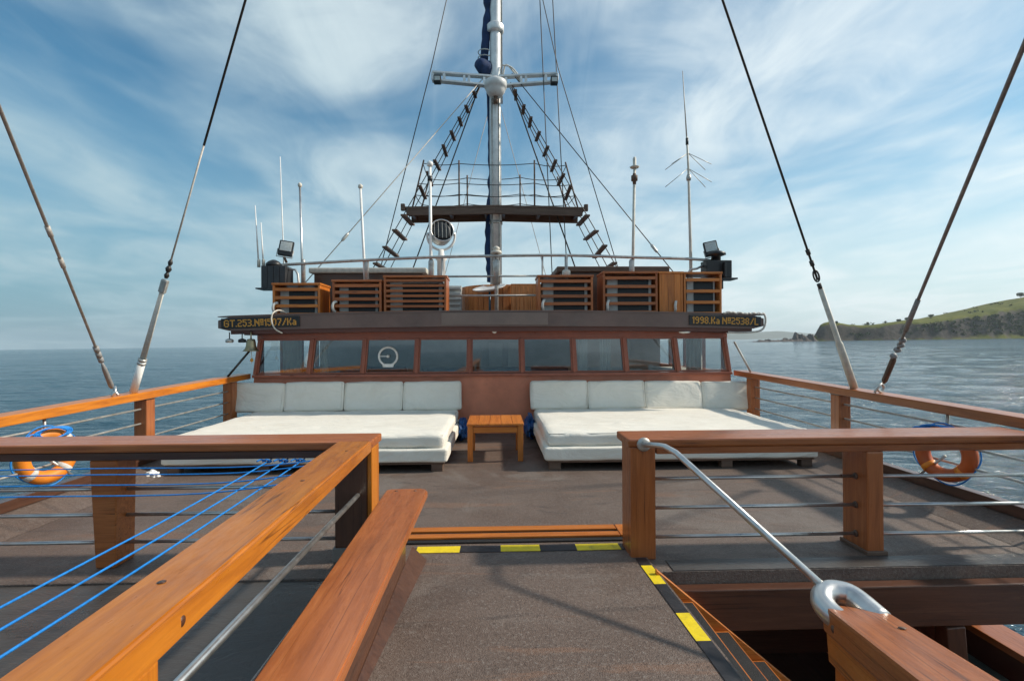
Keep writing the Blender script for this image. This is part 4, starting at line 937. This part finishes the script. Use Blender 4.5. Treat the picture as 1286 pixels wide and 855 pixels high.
# searchlight
o = thing('searchlight', (-0.99, 9.42, 2.04), 'big chrome searchlight in a white yoke above the wide slatted box', 'searchlight')
lathe('pedestal', [(0.075, 0), (0.075, 1.02), (0.11, 1.05), (0.06, 1.10), (0.05, 1.22)], 'white', o, T(-0.99, 9.42, 2.04), 18)
Ms = T(-0.99, 9.42, 3.56) @ Matrix.Rotation(R(14), 4, 'Z') @ Matrix.Rotation(R(78), 4, 'X')
dr = lathe('drum', [(0.05, -0.22), (0.13, -0.20), (0.19, -0.12), (0.205, 0.0), (0.205, 0.13), (0.215, 0.135), (0.215, 0.16), (0.198, 0.16), (0.198, 0.10)], 'steel', o, Ms, 28)
lathe('lens', [(0.195, 0.140), (0.12, 0.150), (0.01, 0.155)], 'grille', dr, Ms, 28)
for k in range(5): beam('lens_bar', Ms @ V((-0.14+0.07*k, -0.15, 0.165)), Ms @ V((-0.14+0.07*k, 0.15, 0.165)), 0.006, 0.006, 'galv', dr, 0.001)
tube('yoke', [(-0.99+0.25*math.cos(R(a)), 9.42+0.03*math.cos(R(a)), 3.52+0.26*math.sin(R(a))) for a in range(-190, 15, 12)], 0.022, 'white', o, 8)
for s in (-1, 1): lathe('pivot', [(0.03, 0), (0.03, 0.06)], 'steel', o, frame((-0.99+s*0.20, 9.42, 3.55), (0, 1, 0), (s, 0, 0)), 10)

# ------------------------------------------------------------------ main mast
MY = 13.0
o = thing('main_mast', (0.02, MY, 2.0), 'tall silver metal mast with spreader arms behind the wheelhouse', 'mast')
tube('mast_tube', [(0.02, MY, 2.0), (0.02, MY, 7.6), (0.035, MY, 9.5), (0.06, MY, 16.0)], [0.15, 0.148, 0.142, 0.12], 'alu', o, 20)
for x, w in ((-0.07, 0.02), (0.11, 0.02)): tube('conduit', [(x, MY-0.135, 2.0), (x, MY-0.135, 8.0)], 0.016, 'galv', o, 6)
tube('conduit', [(0.19, MY-0.05, 7.6), (0.20, MY-0.05, 16)], 0.02, 'galv', o, 6)
lathe('collar', [(0.20, 0), (0.22, 0.03), (0.22, 0.17), (0.20, 0.20)], 'alu', o, T(0.03, MY, 9.42), 20); lathe('collar', [(0.19, 0), (0.19, 0.10)], 'alu', o, T(0.02, MY, 8.15), 20)
lathe('collar', [(0.17, 0), (0.17, 0.08)], 'galv', o, T(0.02, MY, 4.55), 20)
for s in (-1, 1):
    A, B = V((0.02+s*0.10, MY-0.1, 8.12)), V((0.02+s*1.56, MY-0.25, 8.16))
    sp = beam('spreader', A+V((0, 0, 0.13)), B+V((0, 0, 0.10)), 0.16, 0.045, 'alu', o, 0.006); beam('spreader_flange', A-V((0, 0, 0.10)), B-V((0, 0, 0.09)), 0.16, 0.045, 'alu', sp, 0.006)
    for t_ in (0.12, 0.38, 0.46, 0.80, 0.99):
        p = lerp(A, B, t_); block('web', p.x-0.03, p.x+0.03, p.y-0.07, p.y+0.07, p.z-0.075, p.z+0.09, 'alu', sp, 0.003, axis=1)
    q = lerp(A, B, 0.93 if s > 0 else 0.90); lm = block('spreader_lamp', q.x-0.09, q.x+0.09, q.y-0.26, q.y-0.10, q.z-0.24, q.z-0.06, 'black', o, 0.02); block('lamp_lens', q.x-0.065, q.x+0.065, q.y-0.268, q.y-0.261, q.z-0.20, q.z-0.10, 'lens', lm, 0.003)
o = thing('radar_dome', (0.03, MY-0.38, 7.5), 'round white radar dome in front of the mast', 'radar')
lathe('dome', [(0.07, 0.0), (0.16, 0.015), (0.235, 0.13), (0.25, 0.20), (0.272, 0.21), (0.278, 0.33), (0.265, 0.37), (0.22, 0.385), (0.10, 0.39)], 'radome', o, T(0.03, MY-0.42, 7.60), 28)
block('bracket', -0.06, 0.12, MY-0.45, MY-0.14, 7.555, 7.597, 'galv', o, 0.006); lathe('mount', [(0.05, -0.16), (0.06, 0.0)], 'weath', o, T(0.03, MY-0.42, 7.60), 12)
# furled sail
o = thing('furled_sail', (-0.15, MY, 3.3), 'navy blue furled sail hanging along the mast', 'sail')
def sailroll(name, pts, rs, seed):
    P = smoothpath(pts, 14); rr_ = []
    for i in range(len(P)):
        a = i/(len(P)-1)*(len(rs)-1); k = min(int(a), len(rs)-2); rr_.append((rs[k]+(rs[k+1]-rs[k])*(a-k))*(1+0.5*noise.noise(P[i]*4.1+V((seed, 0, 0)))))
    return tube(name, P, rr_, 'sail', o, 12)
sailroll('upper_roll', [(-0.26, MY+0.05, 8.75), (-0.22, MY+0.05, 9.2), (-0.16, MY+0.04, 9.8), (-0.12, MY+0.04, 10.6), (-0.06, MY+0.05, 12.0), (0.0, MY+0.05, 14)], [0.09, 0.13, 0.13, 0.11, 0.10, 0.07], 1)
sailroll('heel_bundle', [(-0.44, MY-0.02, 8.46), (-0.34, MY-0.04, 8.52), (-0.18, MY+0.02, 8.50), (-0.08, MY+0.06, 8.5)], [0.10, 0.18, 0.19, 0.12], 4)
sailroll('lower_roll', [(-0.13, MY+0.10, 8.2), (-0.12, MY+0.10, 7.2), (-0.10, MY+0.10, 6.2), (-0.09, MY+0.10, 5.4), (-0.11, MY+0.1, 4.4), (-0.17, MY+0.1, 3.9), (-0.10, MY+0.1, 3.4), (-0.13, MY+0.1, 3.1)], [0.06, 0.06, 0.07, 0.10, 0.14, 0.11, 0.12, 0.08], 7)
for z in (8.80, 8.95): tube('lashing', [(-0.24+0.17*math.cos(a), MY+0.05+0.17*math.sin(a), z) for a in [k*math.pi/8 for k in range(16)]], 0.012, 'ropew', o, 6, closed=True)
t = tube('coiled_rope', [(0.20, MY-0.1, 8.55), (0.42, MY-0.12, 8.50), (0.62, MY-0.15, 8.25), (0.66, MY-0.15, 8.05), (0.55, MY-0.1, 8.3), (0.3, MY-0.05, 8.6), (0.22, MY, 8.3)], 0.02, 'ropew', None, 6, sub=4); tag(t, 'loose pale rope coil beside the mast above the spreader', 'rope')

# ------------------------------------------------------------------ lookout platform
o = thing('lookout_platform', (0.02, MY, 4.72), 'long weathered wooden lookout platform across the mast with rope rails', 'platform')
def py_(x): return 4.90-0.022*abs(x)
nbp = 4
for k in range(nbp):
    y0 = MY-0.42+k*0.21
    for s in (-1, 1):
        if k in (1, 2): xa = 0.19
        else: xa = 0.0
        beam('plank', (s*(0.001+xa), y0+0.10, py_(0)+0.02), (s*2.24, y0+0.10, py_(2.24)+0.02), 0.195, 0.045, 'weath', o, 0.006)
for y in (MY-0.38, MY+0.38):
    for s in (-1, 1): beam('edge_beam', (0.0, y, py_(0)-0.090), (s*2.17, y, py_(2.2)-0.090), 0.07, 0.165, 'weath', o, 0.008)
for s in (-1, 1):
    for x in (0.22, 1.1, 2.05): block('bearer', s*x-0.04, s*x+0.04, MY-0.34, MY+0.34, py_(x)-0.12, py_(x)-0.005, 'dark', o, 0.004)
    block('end_knob', s*2.25-0.05, s*2.25+0.05, MY-0.46, MY-0.36, 4.79, 4.96, 'weath', o, 0.02)
st = {}
for tagk, x, y, lean, h in (('fl', -0.88, MY-0.38, 0.0, 1.12), ('fr', 0.98, MY-0.38, 0.0, 1.14), ('bl', -0.72, MY+0.38, 0.0, 1.0), ('br', 0.66, MY+0.38, 0.0, 1.02), ('el', -2.02, MY-0.38, 0.28, 1.15), ('er', 2.05, MY-0.38, -0.30, 1.12), ('gl', -1.95, MY+0.38, 0.26, 1.0), ('gr', 1.92, MY+0.38, -0.28, 1.0)):
    z0_ = py_(x)+0.04; top = V((x+lean, y, z0_+h)); st[tagk] = (V((x, y, z0_)), top); tube('stanchion', [(x, y, z0_), top], 0.02, 'weath', o, 8)
def sag(a, b, s_=0.05, n=6): return [lerp(a, b, k/n)-V((0, 0, s_*4*(k/n)*(1-k/n))) for k in range(n+1)]
for a, b in (('el', 'fl'), ('fl', 'fr'), ('fr', 'er'), ('gl', 'bl'), ('bl', 'br'), ('br', 'gr'), ('el', 'gl'), ('er', 'gr')):
    for f_ in (0.93, 0.5, 0.25):
        tube('rope_rail', sag(lerp(*st[a], f_), lerp(*st[b], f_), 0.035+0.02*random.random()), 0.010, 'wire', o, 5)

# ------------------------------------------------------------------ rope ladders and rigging
for s, lab in ((-1, 'rope ladder with wooden rungs on the searchlight side of the mast'), (1, 'rope ladder with wooden rungs on the signal lamp side of the mast')):
    ladx = lambda z: 0.02+s*(0.44+(8.0-z)*0.532); half = lambda z: 0.16+(7.95-z)*0.128
    o = thing('rope_ladder', (ladx(2.05), MY, 2.05), lab, 'ladder', 'rope ladders to the mast')
    for k in (-1, 0, 1): tube('side_rope', [(ladx(z), MY+k*half(z), z) for z in (8.1, 6.5, 4.9, 3.4, 2.03)], 0.012, 'wire', o, 6)
    z = 7.82
    zs = [7.85, 7.48, 7.16, 6.80, 6.42, 6.05, 5.70, 5.36, 4.66, 4.28, 3.86, 3.46, 3.05, 2.65]
    for z in zs:
        j = random.uniform(-0.03, 0.03)
        beam('rung', (ladx(z+j), MY-half(z)-0.04, z+j), (ladx(z-j), MY+half(z)+0.04, z-j), 0.085 if z > 5 else 0.13, 0.045, 'weath', o, 0.006)
def stay(p, r, mat, lab):
    t = tube('rigging_wire', p, r, mat, None, 6); tag(t, lab, 'rigging', 'thin wires of the main mast'); return t
stay([(0.0, MY, 15.5), (-1.54, MY-0.38, 8.36), (-3.25, MY, 2.05)], 0.013, 'wire', 'dark wire over the spreader tip down to the roof on the searchlight side')
stay([(0.1, MY, 15.5), (1.58, MY-0.38, 8.36), (3.55, MY, 2.05)], 0.011, 'wire', 'dark wire over the spreader tip down to the roof on the signal lamp side')
stay([(1.09, MY-0.3, 11.5), (1.46, MY-0.3, 2.05)], 0.012, 'wire', 'dark halyard falling straight beside the mast, nearer the mast')
stay([(1.40, MY-0.2, 11.8), (1.86, MY-0.2, 2.05)], 0.012, 'wire', 'dark halyard falling straight beside the mast, farther from the mast')
stay([(-0.36, MY, 8.12), (-2.62, MY+0.15, 2.05)], 0.018, 'wire', 'taut dark shroud inside the rope ladder on the searchlight side')
stay([(0.42, MY, 8.12), (2.56, MY+0.15, 2.05)], 0.018, 'wire', 'taut dark shroud inside the rope ladder on the signal lamp side')
stay([(-0.12, MY+0.1, 7.6), (-1.9, MY+2.2, 2.05)], 0.008, 'wirel', 'faint backstay leading aft on the searchlight side')
stay([(0.15, MY+0.1, 7.6), (1.9, MY+2.2, 2.05)], 0.008, 'wirel', 'faint backstay leading aft on the signal lamp side')
def long_stay(A, B, lab, mat):
    A, B = V(A), V(B); d_ = B-A; E_ = A + d_*((2.05-A.z)/d_.z)
    o = thing('long_stay', E_, lab, 'rigging', 'thin wires of the main mast'); tube('wire', [A, E_], 0.011, mat, o, 6)
    p = lerp(A, B, 0.86); q = lerp(A, B, 0.90); tube('turnbuckle', [p, lerp(p, q, 0.2), lerp(p, q, 0.8), q], [0.012, 0.035, 0.035, 0.012], 'galv', o, 8)
long_stay((0.45, MY-0.1, 8.35), (3.94, 11, 2.98), 'long slanting stay with turnbuckle on the signal lamp side', 'wire')
long_stay((-0.25, MY-0.1, 8.25), (-3.67, 11, 3.27), 'long pale slanting stay with splice on the searchlight side', 'wirel')

# ------------------------------------------------------------------ thick shrouds of the forward mast
def seg(A, B, t0, t1): return lerp(A, B, t0), lerp(A, B, t1)
def shroud(B, T_, lab): return thing('forward_shroud', B, lab, 'rigging', 'thick forward shrouds on the side railings'), V(B), V(T_)
o, B, T_ = shroud((-4.28, 5.90, 0.985), (0, -4, 9.40), 'outermost grey shroud with dark turnbuckle on the open sea railing')
tube('wire', seg(B, T_, 0.052, 1.3), 0.0125, 'wirel', o, 8)
a, b = seg(B, T_, 0.012, 0.045); tube('turnbuckle', [a, lerp(a, b, 0.1), lerp(a, b, 0.75), b], [0.016, 0.027, 0.024, 0.012], 'wireg', o, 10)
tube('shackle', [B+V((0.0, -0.05, 0.0)), B+V((0.03, -0.04, 0.05)), B+V((0.0, 0.0, 0.10)), B+V((-0.03, 0.04, 0.05)), B+V((0, 0.05, 0))], 0.014, 'steel', o, 8, sub=4)
for t_ in (0.050, 0.056, 0.063): lathe('clamp', [(0.026, -0.03), (0.028, 0.03)], 'wireg', o, axf(lerp(B, T_, t_), T_-B), 8)
for t_ in (0.15, 0.175): lathe('splice', [(0.019, -0.05), (0.020, 0.05)], 'wirel', o, axf(lerp(B, T_, t_), T_-B), 8)
o, B, T_ = shroud((-4.28, 6.19, 1.0), (0, 4, 10.97), 'shroud with white sleeve and rope tackle on the open sea railing')
tube('wire', seg(B, T_, 0.145, 0.27), 0.010, 'wirel', o, 8); tube('upper_wire', seg(B, T_, 0.27, 1.1), 0.012, 'wire', o, 8)
a, b = seg(B, T_, 0.0, 0.036); tube('sleeve', [a, b], 0.042, 'white', o, 14)
sx = (T_-B).normalized().cross(V((0, 1, 0))).normalized()
for k in (-1.5, -0.5, 0.5, 1.5):
    a, b = seg(B, T_, 0.034, 0.120); tube('tackle_line', [a+sx*k*0.018, b+sx*k*0.012], 0.009, 'ropew' if k > -1 else 'cream', o, 6)
a = lerp(B, T_, 0.122); M = frame(a, (T_-B), sx); mobj('tackle_block', boxmesh(0.16, 0.05, 0.075, 0.02, 'galv', 'tackle_block'), 'galv', o, M)
for t_ in (0.034, 0.038): lathe('band', [(0.046, -0.012), (0.046, 0.012)], 'galv', o, axf(lerp(B, T_, t_), T_-B), 12)
for t_, r_ in ((0.134, 0.028), (0.141, 0.034), (0.148, 0.026)): lathe('hook', [(r_*0.6, -0.035), (r_, 0.0), (r_*0.5, 0.035)], 'wire', o, axf(lerp(B, T_, t_), T_-B), 8)
o, B, T_ = shroud((4.28, 5.99, 1.0), (0, 4, 9.63), 'shroud with long white pipe sleeve on the headland side railing')
tube('wire', seg(B, T_, 0.145, 1.1), 0.0125, 'wire', o, 8)
a, b = seg(B, T_, 0.0, 0.134); tube('sleeve', [a, lerp(a, b, 0.45), lerp(a, b, 0.47), b], [0.045, 0.040, 0.030, 0.028], 'cream', o, 12)
c_ = lerp(B, T_, 0.15); ax = (T_-B).normalized(); sy = ax.cross(V((0, 1, 0))).normalized()
tube('shackle', [c_+ax*(0.07*math.cos(a))+sy*(0.032*math.sin(a)) for a in [k*math.pi/8 for k in range(16)]], 0.010, 'wire', o, 6, closed=True)
for t_ in (0.137, 0.166, 0.180): lathe('clamp', [(0.022, -0.03), (0.024, 0.03)], 'wire', o, axf(lerp(B, T_, t_), T_-B), 8)
o, B, T_ = shroud((4.28, 5.58, 0.985), (0, -4, 9.01), 'thick grey shroud with rusty turnbuckle on the headland side railing')
tube('wire', seg(B, T_, 0.062, 1.3), 0.014, 'wireg', o, 8)
a, b = seg(B, T_, 0.014, 0.052); tube('turnbuckle', [a, lerp(a, b, 0.12), lerp(a, b, 0.85), b], [0.014, 0.029, 0.029, 0.014], 'weath', o, 10)
tube('shackle', [B+V((-0.06, 0.0, -0.005)), B+V((-0.03, -0.02, 0.06)), B+V((0.02, 0, 0.09)), B+V((0.06, 0.02, 0.05)), B+V((0.03, 0.02, 0.0)), B+V((-0.04, -0.02, 0.03))], 0.013, 'galv', o, 8, sub=4)
for t_ in (0.052, 0.060, 0.066, 0.072): lathe('knot', [(0.018, -0.03), (0.036, 0.0), (0.020, 0.03)], 'wireg', o, axf(lerp(B, T_, t_)+V((random.uniform(-.015, .015), 0, 0)), T_-B), 8)
lathe('splice', [(0.024, -0.22), (0.022, 0.22)], 'wireg', o, axf(lerp(B, T_, 0.10), T_-B), 8)
# short side stays at the wheelhouse corners
t = tube('side_stay', [(4.12, 8.72, 1.55), (4.32, 8.55, 1.04)], 0.018, 'wirel', None, 8); tag(t, 'short grey stay from the wheelhouse corner to the headland side rail', 'rigging')
t = tube('side_stay', [(-4.0, 8.45, 1.44), (-4.30, 8.35, 1.03)], 0.018, 'wire', None, 8); tag(t, 'short dark stay below the bell to the open sea rail', 'rigging')

# ------------------------------------------------------------------ lifebuoys
for s, y, z, mat, lab in ((1, 4.70, 0.49, 'buoy', 'orange lifebuoy with blue rope on the headland side railing'), (-1, 4.97, 0.515, 'buoyl', 'yellow orange lifebuoy with blue rope coil on the open sea railing')):
    o = thing('lifebuoy', (s*4.24, y, z), lab, 'lifebuoy'); c = V((s*4.235, y, z)); Rb, rb = 0.200, 0.062
    ax = V((s*1.0, 0.30, 0)).normalized(); side = V((-ax.y, ax.x, 0)).normalized()
    ringp = [c + side*Rb*math.cos(a) + V((0, 0, 1))*Rb*math.sin(a) for a in [k*math.pi/24 for k in range(48)]]
    bm = bmesh.new(); tubebm(bm, [p-c for p in ringp], rb, 14, True)
    rg = mobj('ring', bm, mat, o, T(*c), True)
    for a0 in (45, 135, 225, 315):
        tube('band', [c + side*Rb*math.cos(R(a)) + V((0, 0, 1))*Rb*math.sin(R(a)) for a in (a0-7, a0, a0+7)], rb+0.004, 'ropew' if s < 0 else 'buoyl', rg, 14)
    tube('grab_line', [c + side*(Rb+rb+0.012+0.014*math.cos(4*a+0.8))*math.cos(a) + V((0, 0, 1))*(Rb+rb+0.012+0.014*math.cos(4*a+0.8))*math.sin(a) for a in [k*math.pi/24 for k in range(48)]], 0.007, 'blue', o, 6, closed=True)
    for q in range(4):
        tube('rope_coil', [c + side*(0.14*math.cos(a)+0.02*q-0.03) + V((0, 0, 1))*(Rb+0.02+0.05*math.sin(a)) - ax*(0.075+0.008*q) for a in [k*math.pi/8 + q for k in range(16)]], 0.008, 'blue', o, 6, closed=True)
    tube('rope_tail', [c+side*0.12+V((0, 0, Rb+0.02))-ax*0.09, c+side*0.2+V((0, 0, Rb+0.03))-ax*0.1, c+side*0.27+V((0, 0, Rb-0.05))-ax*0.1, c+side*0.22+V((0, 0, Rb-0.07))-ax*0.11], 0.008, 'blue', o, 6, sub=4)
    tube('hook', [(s*4.26, y, side_z(y)-0.08), (s*4.25, y, z+Rb-0.02)], 0.014, 'galv', o, 8); tube('cross_bar', [c+side*0.0+V((0, 0, -0.02)), c+side*(0.22 if s > 0 else -0.22)+V((0, 0, -0.24))], 0.013, 'galv', o, 8)

# ------------------------------------------------------------------ small things by the open sea side
for x, y, lab, mt in ((-4.02, 6.12, 'small crumpled white and green cloth at the foot of the daybed', 'white'),):
    bm = bmesh.new(); bmesh.ops.create_icosphere(bm, subdivisions=3, radius=1)
    for v in bm.verts:
        n = noise.fractal(v.co*2.2+V((x, 3, 1)), 0.7, 2, 4); v.co = V((v.co.x*0.075, v.co.y*0.06, max(v.co.z, -0.2)*0.07))*(1+0.5*n)
    tag(mobj('deck_cloth', bm, mt, None, T(x, y, 0.018)), lab, 'cloth')

# ------------------------------------------------------------------ lower side bulwark seen under the deck beam
o = thing('lower_bulwark', (4.18, 1.5, -1.9), 'low red brown bulwark with broad cap rail beside the stairs', 'bulwark')
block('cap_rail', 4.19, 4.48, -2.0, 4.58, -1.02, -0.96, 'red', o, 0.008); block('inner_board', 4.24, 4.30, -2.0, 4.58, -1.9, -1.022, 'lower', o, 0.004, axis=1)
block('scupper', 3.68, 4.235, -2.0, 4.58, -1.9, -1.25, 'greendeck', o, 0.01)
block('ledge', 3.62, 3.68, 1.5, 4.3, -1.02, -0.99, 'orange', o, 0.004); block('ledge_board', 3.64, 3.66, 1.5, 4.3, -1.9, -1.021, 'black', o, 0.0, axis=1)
o = thing('beam_prop', (3.1, 3.42, -1.9), 'dark brown square prop under the deck beam', 'post')
beam('post', (3.20, 3.40, -1.9), (3.08, 3.40, -0.365), 0.13, 0.11, 'dark', o, 0.01, up=(0, 1, 0))

# ------------------------------------------------------------------ sea haze
bm = bmesh.new(); bmesh.ops.create_cube(bm, size=1)
for v in bm.verts: v.co = V((v.co.x*18400, v.co.y*18400, 60 + v.co.z*300))
hm = bpy.data.materials.new('sea_haze'); hm.use_nodes = True; ht = hm.node_tree; ht.nodes.clear()
pv = ht.nodes.new('ShaderNodeVolumePrincipled'); pv.inputs['Color'].default_value = (0.80, 0.90, 0.96, 1); pv.inputs['Density'].default_value = 0.00008; pv.inputs['Anisotropy'].default_value = 0.2
ht.links.new(pv.outputs[0], ht.nodes.new('ShaderNodeOutputMaterial').inputs['Volume'])
MT['haze'] = hm
tag(mobj('haze', bm, 'haze'), kind='stuff')
